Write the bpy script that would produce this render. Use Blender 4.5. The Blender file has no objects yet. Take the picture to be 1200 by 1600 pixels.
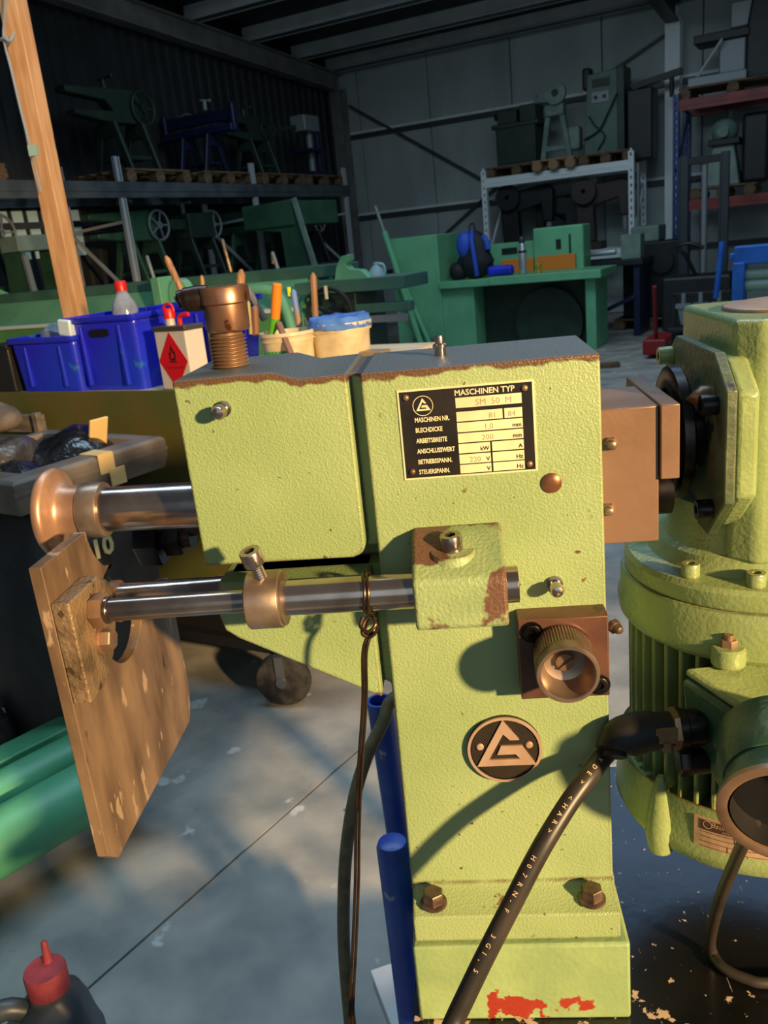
import bpy, bmesh, math, random
from mathutils import Vector, Matrix
random.seed(7)
C = bpy.context.scene.collection
SC = bpy.context.scene
R = math.radians

# ------------------------------------------------------------------ camera
FPX = 1330.0
CAMZ = 1.42
yaw, pitch, roll = R(6.0), R(17.5), R(5.85)
cf = Vector((-math.sin(yaw)*math.cos(pitch), math.cos(yaw)*math.cos(pitch), -math.sin(pitch)))
cr0 = cf.cross(Vector((0, 0, 1))).normalized()
cu0 = cr0.cross(cf)
cr = cr0*math.cos(roll) - cu0*math.sin(roll)
cu = cr0*math.sin(roll) + cu0*math.cos(roll)
cam = bpy.data.cameras.new('camera')
camo = bpy.data.objects.new('camera', cam)
C.objects.link(camo)
m3 = Matrix((cr, cu, -cf)).transposed()
camo.matrix_world = Matrix.Translation((0, 0, CAMZ)) @ m3.to_4x4()
cam.sensor_fit = 'VERTICAL'
cam.sensor_height = 36.0
cam.lens = FPX/1600*36
cam.clip_start = 0.02
cam.clip_end = 100
cam.dof.use_dof = True
cam.dof.focus_distance = 0.68
cam.dof.aperture_fstop = 20.0
SC.camera = camo

# ------------------------------------------------------------------ world, lamps, exposure
W = bpy.data.worlds.new('world')
SC.world = W
W.use_nodes = True
bgn = W.node_tree.nodes['Background']
bgn.inputs[0].default_value = (0.62, 0.80, 1.0, 1)
bgn.inputs[1].default_value = 0.10

def aim(o, target):
    d = Vector(target) - o.location
    o.rotation_euler = d.to_track_quat('-Z', 'Y').to_euler()

def lamp(name, kind, loc, target, energy, color, **kw):
    l = bpy.data.lights.new(name, kind)
    l.energy = energy
    l.color = color
    for k, v in kw.items():
        setattr(l, k, v)
    o = bpy.data.objects.new(name, l)
    C.objects.link(o)
    o.location = loc
    aim(o, target)
    return o

lamp('warm_work_lamp', 'SPOT', (3.25, -2.75, 2.35), (-0.25, 1.05, 1.0), 2750, (1.0, 0.66, 0.31),
     spot_size=R(40), spot_blend=0.35, shadow_soft_size=0.12)
lamp('door_daylight', 'AREA', (0.5, -3.6, 2.6), (-1.2, 4.0, 0.8), 24, (0.66, 0.86, 1.0),
     shape='RECTANGLE', size=4.0, size_y=3.0)
lamp('roof_light_near', 'AREA', (-0.1, 2.3, 4.4), (-0.1, 2.0, 0.0), 100, (0.56, 0.79, 1.0),
     shape='RECTANGLE', size=4.4, size_y=0.8)
lamp('added_sheen_fill', 'AREA', (1.1, 5.7, 4.5), (1.0, 5.4, 0.0), 45, (0.34, 0.60, 1.0),
     shape='RECTANGLE', size=3.2, size_y=1.8)  # added blue fill overhead, there to put a sheen on the tabletop
lamp('added_rear_fill', 'AREA', (0.3, 8.0, 4.5), (0.9, 9.6, 0.0), 95, (0.70, 0.88, 1.0),
     shape='RECTANGLE', size=4.0, size_y=1.2)  # added fill from an unseen source, brightens the rear wall

SC.view_settings.view_transform = 'Standard'
SC.view_settings.look = 'None'
SC.view_settings.gamma = 1.0
SC.view_settings.use_curve_mapping = False
SC.view_settings.exposure = 0.0

# ------------------------------------------------------------------ frames and pixel helpers
HA = R(-23.4)
HM = Matrix.Rotation(HA, 4, 'Z')

def H(u, v, z=0.0):
    return HM @ Vector((u, v, z))

def ray(px, py):
    return cf + cr*((px-600)/FPX) - cu*((py-800)/FPX)

def at_z(px, py, z):
    d = ray(px, py)
    return Vector((0, 0, CAMZ)) + d*((z-CAMZ)/d.z)

def at_y(px, py, y):
    d = ray(px, py)
    return Vector((0, 0, CAMZ)) + d*(y/d.y)

# ------------------------------------------------------------------ materials
def lin(c):
    return tuple((x/255/12.92 if x/255 <= 0.04045 else ((x/255+0.055)/1.055)**2.4) for x in c) + (1.0,)

MATS = {}

def mat(name, col, rough=0.5, metal=0.0, col2=None, nscale=6.0, nlo=0.4, nhi=0.62, bump=0.0, bscale=200.0,
        spots=None, spec=0.5, rvar=0.0, stretch=None, trans=0.0, alpha=1.0, bdist=0.002, spots2=None, emit=None):
    if name in MATS:
        return MATS[name]
    m = bpy.data.materials.new(name)
    m.use_nodes = True
    nt = m.node_tree
    N, L = nt.nodes, nt.links
    b = N['Principled BSDF']
    b.inputs['Roughness'].default_value = rough
    b.inputs['Metallic'].default_value = metal
    b.inputs['Specular IOR Level'].default_value = spec
    b.inputs['Base Color'].default_value = lin(col)
    if trans:
        b.inputs['Transmission Weight'].default_value = trans
    if alpha < 1:
        b.inputs['Alpha'].default_value = alpha
    if emit:
        b.inputs['Emission Color'].default_value = lin(emit[0])
        b.inputs['Emission Strength'].default_value = emit[1]
    tc = N.new('ShaderNodeTexCoord')
    src = tc.outputs['Object']
    if stretch:
        mp = N.new('ShaderNodeMapping')
        mp.inputs['Scale'].default_value = stretch
        L.new(src, mp.inputs[0])
        src = mp.outputs[0]
    last = None

    def noise(scale, detail=4.0):
        n = N.new('ShaderNodeTexNoise')
        n.inputs['Scale'].default_value = scale
        n.inputs['Detail'].default_value = detail
        L.new(src, n.inputs['Vector'])
        return n.outputs['Fac']

    def ramp(fac, lo, hi):
        r = N.new('ShaderNodeMapRange')
        r.inputs['From Min'].default_value = lo
        r.inputs['From Max'].default_value = hi
        L.new(fac, r.inputs['Value'])
        return r.outputs['Result']

    def mix(fac, a, bcol):
        x = N.new('ShaderNodeMix')
        x.data_type = 'RGBA'
        L.new(fac, x.inputs['Factor'])
        if isinstance(a, tuple):
            x.inputs['A'].default_value = a
        else:
            L.new(a, x.inputs['A'])
        x.inputs['B'].default_value = bcol
        return x.outputs['Result']
    last = lin(col)
    if col2:
        last = mix(ramp(noise(nscale), nlo, nhi), last, lin(col2))
    for s in (spots, spots2):
        if s:
            last = mix(ramp(noise(s[1], 6.0), s[2], s[2]+0.03), last, lin(s[0]))
    if not isinstance(last, tuple):
        L.new(last, b.inputs['Base Color'])
    if rvar:
        rr = N.new('ShaderNodeMapRange')
        rr.inputs['To Min'].default_value = max(0.05, rough-rvar)
        rr.inputs['To Max'].default_value = min(1, rough+rvar)
        L.new(noise(nscale*2.3), rr.inputs['Value'])
        L.new(rr.outputs['Result'], b.inputs['Roughness'])
    if bump:
        bp = N.new('ShaderNodeBump')
        bp.inputs['Strength'].default_value = bump
        bp.inputs['Distance'].default_value = bdist
        L.new(noise(bscale, 2.0), bp.inputs['Height'])
        L.new(bp.outputs[0], b.inputs['Normal'])
    m['last'] = 1
    MATS[name] = m
    return m

# ------------------------------------------------------------------ mesh builder
class Thing:
    def __init__(s, name, label=None, cat=None, loc=(0, 0, 0), rz=0.0, group=None, world=False, kind=None):
        o = bpy.data.objects.new(name, None)
        o.empty_display_size = 0.05
        C.objects.link(o)
        o.location = loc
        o.rotation_euler = (0, 0, rz)
        if label: o['label'] = label
        if cat: o['category'] = cat
        if group: o['group'] = group
        if kind: o['kind'] = kind
        s.o = o
        s.M = Matrix.Translation(loc) @ Matrix.Rotation(rz, 4, 'Z')
        s.inv = s.M.inverted() if world else None

def tag(o, label, cat, group=None):
    o['label'] = label
    o['category'] = cat
    if group: o['group'] = group
    return o

def frame_of(d):
    d = Vector(d).normalized()
    a = Vector((0, 0, 1)) if abs(d.z) < 0.9 else Vector((1, 0, 0))
    x = a.cross(d).normalized()
    return x, d.cross(x)

class MB:
    def __init__(s):
        s.bm = bmesh.new()

    def face(s, vs):
        try:
            return s.bm.faces.new(vs)
        except ValueError:
            return None

    def box(s, x0, x1, y0, y1, z0, z1, M=None):
        co = [(x, y, z) for x in (x0, x1) for y in (y0, y1) for z in (z0, z1)]
        vs = [s.bm.verts.new(M @ Vector(c) if M else c) for c in co]
        for f in ((0, 1, 3, 2), (4, 6, 7, 5), (0, 4, 5, 1), (2, 3, 7, 6), (0, 2, 6, 4), (1, 5, 7, 3)):
            s.face([vs[i] for i in f])
        return s

    def bar(s, p0, p1, w, h, up=(0, 0, 1)):
        """square bar of width w, height h between two points"""
        p0, p1 = Vector(p0), Vector(p1)
        d = (p1-p0)
        n = d.normalized()
        upv = Vector(up)
        if abs(n.dot(upv)) > 0.95:
            upv = Vector((1, 0, 0))
        x = n.cross(upv).normalized()
        y = x.cross(n)
        vs = []
        for p in (p0, p1):
            for a, b in ((-1, -1), (1, -1), (1, 1), (-1, 1)):
                vs.append(s.bm.verts.new(p + x*(a*w/2) + y*(b*h/2)))
        s.face(vs[3::-1]); s.face(vs[4:])
        for i in range(4):
            j = (i+1) % 4
            s.face([vs[i], vs[j], vs[4+j], vs[4+i]])
        return s

    def prism(s, pts, axis, a, b):
        """polygon extruded along axis; pts in the other two axes in xyz order"""
        def mk(p, t):
            return {'x': (t, p[0], p[1]), 'y': (p[0], t, p[1]), 'z': (p[0], p[1], t)}[axis]
        A = [s.bm.verts.new(mk(p, a)) for p in pts]
        B = [s.bm.verts.new(mk(p, b)) for p in pts]
        s.face(A[::-1]); s.face(B)
        n = len(pts)
        for i in range(n):
            j = (i+1) % n
            s.face([A[i], A[j], B[j], B[i]])
        return s

    def lathe(s, prof, p0, d, n=32, close=False, knurl=0.0, cap=True):
        """prof: (radius, distance along d)"""
        p0 = Vector(p0); d = Vector(d).normalized()
        x, y = frame_of(d)
        rings = []
        for r, t in prof:
            if r < 1e-6:
                rings.append([s.bm.verts.new(p0 + d*t)])
            else:
                rings.append([s.bm.verts.new(p0 + d*t + (x*math.cos(2*math.pi*i/n) + y*math.sin(2*math.pi*i/n))*r*(1+knurl*(i % 2))) for i in range(n)])
        for a, b in zip(rings, rings[1:]):
            for i in range(n):
                j = (i+1) % n
                if len(a) == 1 and len(b) > 1:
                    s.face([a[0], b[i], b[j]])
                elif len(b) == 1 and len(a) > 1:
                    s.face([a[i], a[j], b[0]])
                elif len(a) > 1:
                    s.face([a[i], a[j], b[j], b[i]])
        for ring, rev in ((rings[0], True), (rings[-1], False)):
            if len(ring) > 1 and not close and cap:
                s.face(ring[::-1] if rev else ring)
        if close and len(rings[0]) > 1:
            a, b = rings[-1], rings[0]
            for i in range(n):
                j = (i+1) % n
                s.face([a[i], a[j], b[j], b[i]])
        return s

    def cyl(s, p0, p1, r, r1=None, n=24):
        p0, p1 = Vector(p0), Vector(p1)
        return s.lathe([(r, 0), (r if r1 is None else r1, (p1-p0).length)], p0, p1-p0, n)

    def hexp(s, p0, p1, af):
        p0, p1 = Vector(p0), Vector(p1)
        h = (p1-p0).length
        r = af/math.sqrt(3)
        return s.lathe([(r, 0), (r, h*0.86), (r*0.9, h)], p0, p1-p0, 6)

    def ball(s, c, r, n=12, sc=(1, 1, 1)):
        prof = []
        k = max(4, n//2)
        M = Matrix.Translation(c) @ Matrix.Diagonal((sc[0], sc[1], sc[2], 1))
        vs0 = len(s.bm.verts)
        prof = [(r*math.sin(math.pi*i/k), -r*math.cos(math.pi*i/k)) for i in range(k+1)]
        prof[0] = (0, -r); prof[-1] = (0, r)
        s.lathe(prof, (0, 0, 0), (0, 0, 1), n)
        s.bm.verts.ensure_lookup_table()
        for v in list(s.bm.verts)[vs0:]:
            v.co = M @ v.co
        return s

    def tube(s, pts, r, n=10, smooth=0, closed=False):
        pts = [Vector(p) for p in pts]
        for _ in range(1 if smooth else 0):
            out = []
            P = [pts[0]*2-pts[1]] + pts + [pts[-1]*2-pts[-2]] if not closed else [pts[-1]] + pts + [pts[0], pts[1]]
            for i in range(1, len(P)-2):
                for k in range(smooth):
                    t = k/smooth
                    a, b, c, d = P[i-1:i+3]
                    out.append(0.5*((2*b) + (c-a)*t + (2*a-5*b+4*c-d)*t*t + (3*b-a-3*c+d)*t**3))
            if not closed:
                out.append(pts[-1])
            pts = out
        m = len(pts)
        rings = []
        x = None
        for i, p in enumerate(pts):
            if closed:
                t = pts[(i+1) % m]-pts[i-1]
            else:
                t = pts[min(i+1, m-1)]-pts[max(i-1, 0)]
            t = t.normalized()
            if x is None:
                x, y = frame_of(t)
            else:
                x = (x - t*x.dot(t)).normalized()
                y = t.cross(x)
            rr = r[i*len(r)//m] if isinstance(r, (list, tuple)) else r
            rings.append([s.bm.verts.new(p + (x*math.cos(2*math.pi*k/n) + y*math.sin(2*math.pi*k/n))*rr) for k in range(n)])
        pairs = list(zip(rings, rings[1:]))
        if closed:
            pairs.append((rings[-1], rings[0]))
        for a, b in pairs:
            for i in range(n):
                j = (i+1) % n
                s.face([a[i], a[j], b[j], b[i]])
        if not closed:
            s.face(rings[0][::-1]); s.face(rings[-1])
        s.path = pts
        return s

    def loop_skin(s, loops, cap=True):
        """skin between loops (lists of points, equal length)"""
        rings = [[s.bm.verts.new(p) for p in lp] for lp in loops]
        n = len(rings[0])
        for a, b in zip(rings, rings[1:]):
            for i in range(n):
                j = (i+1) % n
                s.face([a[i], a[j], b[j], b[i]])
        if cap:
            s.face(rings[0][::-1]); s.face(rings[-1])
        return s

    def out(s, name, material, parent=None, bevel=0.0, seg=2, ang=40, smooth=True, label=None, thing=None, kind=None, sub=0, solid=0.0):
        """parent: Thing or a part object; thing: the Thing that gives the frame when parent is a part"""
        T = parent if isinstance(parent, Thing) else thing
        bmesh.ops.recalc_face_normals(s.bm, faces=s.bm.faces)
        if T is not None and T.inv is not None:
            s.bm.transform(T.inv)
        me = bpy.data.meshes.new(name)
        s.bm.to_mesh(me)
        s.bm.free()
        me.materials.append(material)
        if smooth:
            me.shade_smooth()
            me.set_sharp_from_angle(angle=R(ang))
        o = bpy.data.objects.new(name, me)
        C.objects.link(o)
        if parent is not None:
            o.parent = parent.o if isinstance(parent, Thing) else parent
        if solid:
            md = o.modifiers.new('solid', 'SOLIDIFY'); md.thickness = solid; md.offset = 0
        if bevel:
            md = o.modifiers.new('bevel', 'BEVEL')
            md.width = bevel; md.segments = seg; md.limit_method = 'ANGLE'; md.angle_limit = R(35)
        if bevel:
            wn = o.modifiers.new('weighted', 'WEIGHTED_NORMAL'); wn.keep_sharp = True
        if sub:
            md = o.modifiers.new('sub', 'SUBSURF'); md.levels = sub; md.render_levels = sub
        if label: o['label'] = label
        if kind: o['kind'] = kind
        return o

def glyphs(mb, text, size, M, align='LEFT', shear=0.0, xs=1.0, bold=0.0):
    """letters as flat geometry, in the xy plane of M"""
    cu_ = bpy.data.curves.new('t', 'FONT')
    cu_.body = text; cu_.size = size; cu_.align_x = align; cu_.shear = shear; cu_.resolution_u = 2
    cu_.extrude = size*0.02; cu_.offset = size*bold
    o = bpy.data.objects.new('t', cu_)
    C.objects.link(o)
    me = bpy.data.meshes.new_from_object(o)
    me.transform(M @ Matrix.Diagonal((xs, 1, 1, 1)))
    mb.bm.from_mesh(me)
    bpy.data.objects.remove(o); bpy.data.meshes.remove(me); bpy.data.curves.remove(cu_)

def copies(thing_o, loc, rz, label=None, group=None):
    r = thing_o.copy(); C.objects.link(r)
    r.location = loc; r.rotation_euler = (0, 0, rz)
    if label: r['label'] = label
    if group: r['group'] = group
    for ch in list(thing_o.children):
        c = ch.copy(); C.objects.link(c); c.parent = r
        for g in list(ch.children):
            d = g.copy(); C.objects.link(d); d.parent = c
    return r

def arc(cx, cy, r, a0, a1, n=10):
    return [(cx + r*math.cos(R(a0+(a1-a0)*i/n)), cy + r*math.sin(R(a0+(a1-a0)*i/n))) for i in range(n+1)]

def socket_screw(mbh, p, d, r, h, sock=0.5):
    """cap screw head with a hex socket; p = underside centre, d = outward"""
    mbh.lathe([(r, 0), (r, h*0.93), (r*0.93, h)] + [], p, d, 20)

# ------------------------------------------------------------------ palette
GREEN = mat('cast_green', (146, 170, 124), 0.42, 0, (132, 158, 114), 9, bump=0.55, bscale=260, spots=((96, 66, 38), 34, 0.70), spec=0.5, bdist=0.003)
STEEL = mat('bright_steel', (192, 178, 168), 0.21, 0.95, (140, 126, 116), 14, rvar=0.08)
STEELB = mat('worn_steel', (168, 148, 132), 0.36, 0.75, (124, 106, 92), 22, rvar=0.08, bump=0.08, bscale=120)
DARKST = mat('dark_steel', (66, 62, 60), 0.32, 0.9, (38, 34, 32), 20, rvar=0.1)
BRASSY = mat('brown_steel', (160, 130, 106), 0.42, 0.6, (120, 94, 74), 18, rvar=0.08, bump=0.06, bscale=150, spots=((116, 74, 44), 40, 0.68))
RUSTY = mat('rusty_plate', (146, 120, 94), 0.45, 0.3, (98, 78, 60), 24, nlo=0.36, nhi=0.64, rvar=0.1, bump=0.15, bscale=120, spots=((178, 152, 124), 60, 0.62), spots2=((70, 48, 34), 26, 0.65), stretch=(1, 1, 0.35))
BLACKP = mat('black_print', (22, 19, 17), 0.38, 0, (34, 30, 26), 30)
PALE = mat('pale_print', (226, 216, 176), 0.45, 0.0, (206, 196, 158), 30)
RUBBER = mat('black_rubber', (15, 15, 17), 0.6, 0, (22, 21, 21), 12)
CABLE = mat('cable_rubber', (58, 52, 46), 0.40, 0, (44, 40, 37), 15)

def edge_wear_or_light(m, wear=(104, 74, 46), radius=0.004, lo=0.06, hi=0.2, top_z=None, top_col=(78, 84, 84)):
    """paint worn through to rusty iron along the casting's edges"""
    nt = m.node_tree; N, L = nt.nodes, nt.links
    b = N['Principled BSDF']
    link = b.inputs['Base Color'].links[0]
    src = link.from_socket
    bv = N.new('ShaderNodeBevel'); bv.samples = 4; bv.inputs['Radius'].default_value = radius
    g = N.new('ShaderNodeNewGeometry')
    dt = N.new('ShaderNodeVectorMath'); dt.operation = 'DOT_PRODUCT'
    L.new(bv.outputs[0], dt.inputs[0]); L.new(g.outputs['Normal'], dt.inputs[1])
    tc = N.new('ShaderNodeTexCoord')
    n = N.new('ShaderNodeTexNoise'); n.inputs['Scale'].default_value = 55; n.inputs['Detail'].default_value = 5
    L.new(tc.outputs['Object'], n.inputs['Vector'])
    inv = N.new('ShaderNodeMath'); inv.operation = 'SUBTRACT'; inv.inputs[0].default_value = 1.0
    L.new(dt.outputs['Value'], inv.inputs[1])
    mu = N.new('ShaderNodeMath'); mu.operation = 'MULTIPLY'
    L.new(inv.outputs[0], mu.inputs[0]); L.new(n.outputs['Fac'], mu.inputs[1])
    mr = N.new('ShaderNodeMapRange'); mr.inputs['From Min'].default_value = lo*0.5; mr.inputs['From Max'].default_value = hi*0.5
    L.new(mu.outputs[0], mr.inputs['Value'])
    x = N.new('ShaderNodeMix'); x.data_type = 'RGBA'
    L.new(mr.outputs['Result'], x.inputs['Factor']); L.new(src, x.inputs['A']); x.inputs['B'].default_value = lin(wear)
    out = x.outputs['Result']
    if top_z is not None:
        def mth(op, a, b2=None, c=None):
            q = N.new('ShaderNodeMath'); q.operation = op
            for i, v in enumerate((a, b2, c)):
                if v is None: continue
                if isinstance(v, (int, float)): q.inputs[i].default_value = v
                else: L.new(v, q.inputs[i])
            return q.outputs[0]
        def rng(v, lo_, hi_, t0=0.0, t1=1.0):
            r = N.new('ShaderNodeMapRange'); L.new(v, r.inputs['Value'])
            for k_, x_ in (('From Min', lo_), ('From Max', hi_), ('To Min', t0), ('To Max', t1)): r.inputs[k_].default_value = x_
            return r.outputs['Result']
        sp = N.new('ShaderNodeSeparateXYZ'); L.new(tc.outputs['Object'], sp.inputs[0])
        ze = mth('SUBTRACT', sp.outputs['Z'], rng(sp.outputs['X'], -0.141, -0.162, 0.0, 0.007))   # height below the stepped top edge
        band = rng(mth('MULTIPLY_ADD', n.outputs['Fac'], 0.014, ze), top_z+0.0072, top_z+0.0092)
        skin = mth('MULTIPLY', rng(ze, top_z+0.0036, top_z+0.0048), rng(sp.outputs['Y'], -0.0585, -0.0565))
        for fac, col in ((band, wear), (skin, top_col)):
            y = N.new('ShaderNodeMix'); y.data_type = 'RGBA'
            L.new(fac, y.inputs['Factor']); L.new(out, y.inputs['A']); y.inputs['B'].default_value = lin(col)
            out = y.outputs['Result']
    L.new(out, b.inputs['Base Color'])
    return m

def cap_screw(mb, p, d, r, h, hexin=0.52):
    """cylindrical head with a recessed hexagon socket"""
    p = Vector(p); d = Vector(d).normalized(); x, y = frame_of(d); n = 24
    def ring(f, t):
        return [mb.bm.verts.new(p + d*t + (x*math.cos(2*math.pi*i/n) + y*math.sin(2*math.pi*i/n))*f(2*math.pi*i/n)) for i in range(n)]
    def hx(a):
        k = (a % (math.pi/3)) - math.pi/6
        return r*hexin*math.cos(math.pi/6)/math.cos(k)
    rs = [ring(lambda a: r, 0), ring(lambda a: r, h*0.92), ring(lambda a: r*0.93, h), ring(hx, h), ring(hx, h*0.4)]
    mb.face(rs[0][::-1])
    for a, b in zip(rs, rs[1:]):
        for i in range(n):
            j = (i+1) % n
            mb.face([a[i], a[j], b[j], b[i]])
    mb.face(rs[-1])

def acorn(mb, p, d, r):
    mb.hexp(p, Vector(p)+Vector(d).normalized()*r*0.9, r*1.7)
    mb.lathe([(r*0.72, r*0.8), (r*0.7, r*1.3), (r*0.5, r*1.75), (0.0, r*1.95)], p, d, 14)

# ================================================================== STAND (black topped work table)
TZ = 0.71
BLACKTOP = mat('black_tabletop', (13, 13, 16), 0.24, 0, (24, 23, 25), 10, spec=0.6, bump=0.1, bscale=60)
def chip_paint(m):
    """paint chipped to pale metal: dense flakes along the front edge, fine scratches and specks elsewhere"""
    nt = m.node_tree; N, L = nt.nodes, nt.links; b = N['Principled BSDF']
    out = b.inputs['Base Color'].links[0].from_socket
    tc = N.new('ShaderNodeTexCoord'); sp = N.new('ShaderNodeSeparateXYZ'); L.new(tc.outputs['Object'], sp.inputs[0])
    thr = N.new('ShaderNodeMapRange'); L.new(sp.outputs['Y'], thr.inputs['Value'])
    for k, v in (('From Min', -0.235), ('From Max', -0.10), ('To Min', 0.465), ('To Max', 0.69)): thr.inputs[k].default_value = v
    for scale, sc, rot, lo, col in ((42, (1, 1, 1), 0, None, (200, 176, 150)), (110, (1, 1, 1), 0.4, 0.672, (176, 164, 146)), (30, (14, 1, 1), 0.9, 0.705, (168, 158, 144)), (34, (16, 1, 1), -0.6, 0.715, (160, 150, 138))):
        mp = N.new('ShaderNodeMapping'); mp.inputs['Scale'].default_value = sc; mp.inputs['Rotation'].default_value = (0, 0, rot)
        L.new(tc.outputs['Object'], mp.inputs[0])
        n = N.new('ShaderNodeTexNoise'); n.inputs['Scale'].default_value = scale; n.inputs['Detail'].default_value = 10; n.inputs['Roughness'].default_value = 0.6; L.new(mp.outputs[0], n.inputs['Vector'])
        d = N.new('ShaderNodeMath'); d.operation = 'SUBTRACT'; L.new(n.outputs['Fac'], d.inputs[0])
        if lo is None: L.new(thr.outputs['Result'], d.inputs[1])
        else: d.inputs[1].default_value = lo
        r = N.new('ShaderNodeMapRange'); r.inputs['From Max'].default_value = 0.015; L.new(d.outputs[0], r.inputs['Value'])
        x = N.new('ShaderNodeMix'); x.data_type = 'RGBA'; L.new(r.outputs['Result'], x.inputs['Factor']); L.new(out, x.inputs['A']); x.inputs['B'].default_value = lin(col)
        out = x.outputs['Result']
    L.new(out, b.inputs['Base Color'])
chip_paint(BLACKTOP)
st = Thing('machine_table', 'black topped steel work table with scratched chipped paint under the green machine', 'table', (0.24, 0.80, 0), world=True)
MB().box(-0.088, 0.42, 0.50, 1.02, TZ-0.012, TZ).out('tabletop', BLACKTOP, st, 0.002)
BLUEP = mat('blue_paint', (34, 70, 168), 0.38, 0, (48, 92, 176), 12, spots=((140, 156, 176), 22, 0.70), bump=0.1, bscale=80)
fr = MB()
for y in (0.52, 1.0):
    fr.box(-0.07, 0.42, y-0.02, y+0.02, TZ-0.042, TZ-0.012)
for x in (-0.05, 0.40):
    fr.box(x-0.02, x+0.02, 0.54, 0.98, TZ-0.042, TZ-0.012)
fr.out('frame', BLUEP, st, 0.002)
MB().box(0.10, 0.42, 0.545, 0.97, 0.264, 0.335).out('added_shade_box', BLUEP, st, 0.003)  # hidden box added under the top to shade the near floor
for x in (0.02, 0.40):
    for y in (0.54, 0.98):
        MB().box(x-0.02, x+0.02, y-0.02, y+0.02, 0, TZ-0.042).out('leg', BLUEP, st, 0.002)

# unseen grey cabinet, added to cast shade on the floor in front
shade_cab = Thing('added_shade_cabinet', 'added unseen grey cabinet with drawers that shades the floor before the black topped table', 'cabinet', (0.78, -0.44, 0))
GCAB = mat('shade_cabinet_grey', (120, 124, 126), 0.5)
MB().box(-0.22, 0.22, -0.30, 0.30, 0.04, 0.93).out('carcass', GCAB, shade_cab, 0.006)
MB().box(-0.23, 0.23, -0.31, 0.31, 0.93, 0.96).out('top_board', GCAB, shade_cab, 0.006)
for k in range(4):
    dr_ = MB().box(-0.235, -0.22, -0.27, 0.27, 0.08+0.21*k, 0.26+0.21*k).out('drawer', GCAB, shade_cab, 0.004)
    MB().box(-0.25, -0.235, -0.12, 0.12, 0.20+0.21*k, 0.215+0.21*k).out('handle', DARKST, dr_, 0.003)

# ================================================================== BEAD ROLLING MACHINE
Y0 = 0.66
mc = Thing('bead_rolling_machine', 'light green cast iron bead rolling machine with round emblem and black data plate', 'machine', (0.015, 0.72, TZ), world=True)
BODY = mat('machine_green', (152, 172, 122), 0.42, 0, (138, 160, 108), 7, bump=0.42, bscale=560, spots=((110, 84, 54), 34, 0.685), spots2=((92, 70, 48), 120, 0.70), bdist=0.002)
edge_wear_or_light(BODY, wear=(92, 68, 46), radius=0.0045, lo=0.03, hi=0.12, top_z=1.3185-TZ, top_col=(88, 96, 98))

body = MB()
Y1 = 0.785
# web behind the two raised skins, with the throat left open at the front
body.prism([(-0.226, 1.1745), (-0.0755, 1.1745), (-0.0755, 1.3225), (-0.226, 1.3225)], 'y', Y0+0.022, Y1)
body.prism([(-0.2125, 1.115), (-0.2125, 1.158), (-0.0755, 1.158), (-0.0755, 0.834), (-0.081, 0.834), (-0.081, 1.0415)], 'y', Y0+0.022, Y1)
body.prism([(-0.2125, 1.15), (-0.07, 1.15), (-0.07, 1.18), (-0.2125, 1.18)], 'y', Y0+0.045, Y1-0.03)
# upper jaw skin
body.prism([(-0.2275, 1.3315), (-0.2262, 1.1735)] + [(-0.098, 1.1735)] + arc(-0.098, 1.1835, 0.010, -90, 0, 4) + [(-0.088, 1.3255), (-0.126, 1.3245), (-0.147, 1.3315)], 'y', Y0, Y1)
# lower arm skin
body.prism([(-0.2175, 1.158), (-0.221, 1.128), (-0.218, 1.113), (-0.207, 1.1045), (-0.0875, 1.040), (-0.0875, 1.158)], 'y', Y0, Y1)
# column skin
body.prism([(-0.0775, 1.3245), (0.1065, 1.3245), (0.1085, 0.832), (-0.0795, 0.832), (-0.0775, 1.05)], 'y', Y0, Y1)
# foot flange
body.prism([(Y0+0.002, 0.842), (Y0-0.006, 0.834), (Y0-0.029, 0.826), (Y0-0.030, 0.799), (Y1+0.03, 0.799), (Y1+0.03, 0.828), (Y0+0.06, 0.85)], 'x', -0.0785, 0.1095)
body.out('body', BODY, mc, 0.0035, 3, label='light green painted casting with rust brown worn edges')

# spacer block under the foot, red paint smear low on its front
BASEG = mat('base_green', (152, 176, 122), 0.45, 0, (134, 160, 112), 14, bump=0.3, bscale=160, spots=((98, 70, 44), 26, 0.73))
edge_wear_or_light(BASEG, lo=0.1)
nt = BASEG.node_tree; N, L = nt.nodes, nt.links
tc = N.new('ShaderNodeTexCoord'); mp = N.new('ShaderNodeMapping')
mp.inputs['Location'].default_value = (-0.05, 0, -1.15); mp.inputs['Scale'].default_value = (19, 0, 75)
L.new(tc.outputs['Object'], mp.inputs[0])
ln = N.new('ShaderNodeVectorMath'); ln.operation = 'LENGTH'; L.new(mp.outputs[0], ln.inputs[0])
nz = N.new('ShaderNodeTexNoise'); nz.inputs['Scale'].default_value = 60; nz.inputs['Detail'].default_value = 8
L.new(tc.outputs['Object'], nz.inputs['Vector'])
ma = N.new('ShaderNodeMath'); ma.operation = 'MULTIPLY_ADD'; ma.inputs[1].default_value = 3.6; L.new(nz.outputs['Fac'], ma.inputs[0]); L.new(ln.outputs['Value'], ma.inputs[2])
mr = N.new('ShaderNodeMapRange'); mr.inputs['From Min'].default_value = 2.72; mr.inputs['From Max'].default_value = 2.60; L.new(ma.outputs[0], mr.inputs['Value'])
b = N['Principled BSDF']; s0 = b.inputs['Base Color'].links[0].from_socket
mx = N.new('ShaderNodeMix'); mx.data_type = 'RGBA'; L.new(mr.outputs['Result'], mx.inputs['Factor']); L.new(s0, mx.inputs['A']); mx.inputs['B'].default_value = lin((150, 52, 38))
L.new(mx.outputs['Result'], b.inputs['Base Color'])
MB().box(-0.081, 0.117, Y0-0.035, Y1+0.035, TZ, 0.7975).out('base_block', BASEG, mc, 0.003, 2, label='green base block with red paint smear')

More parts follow.
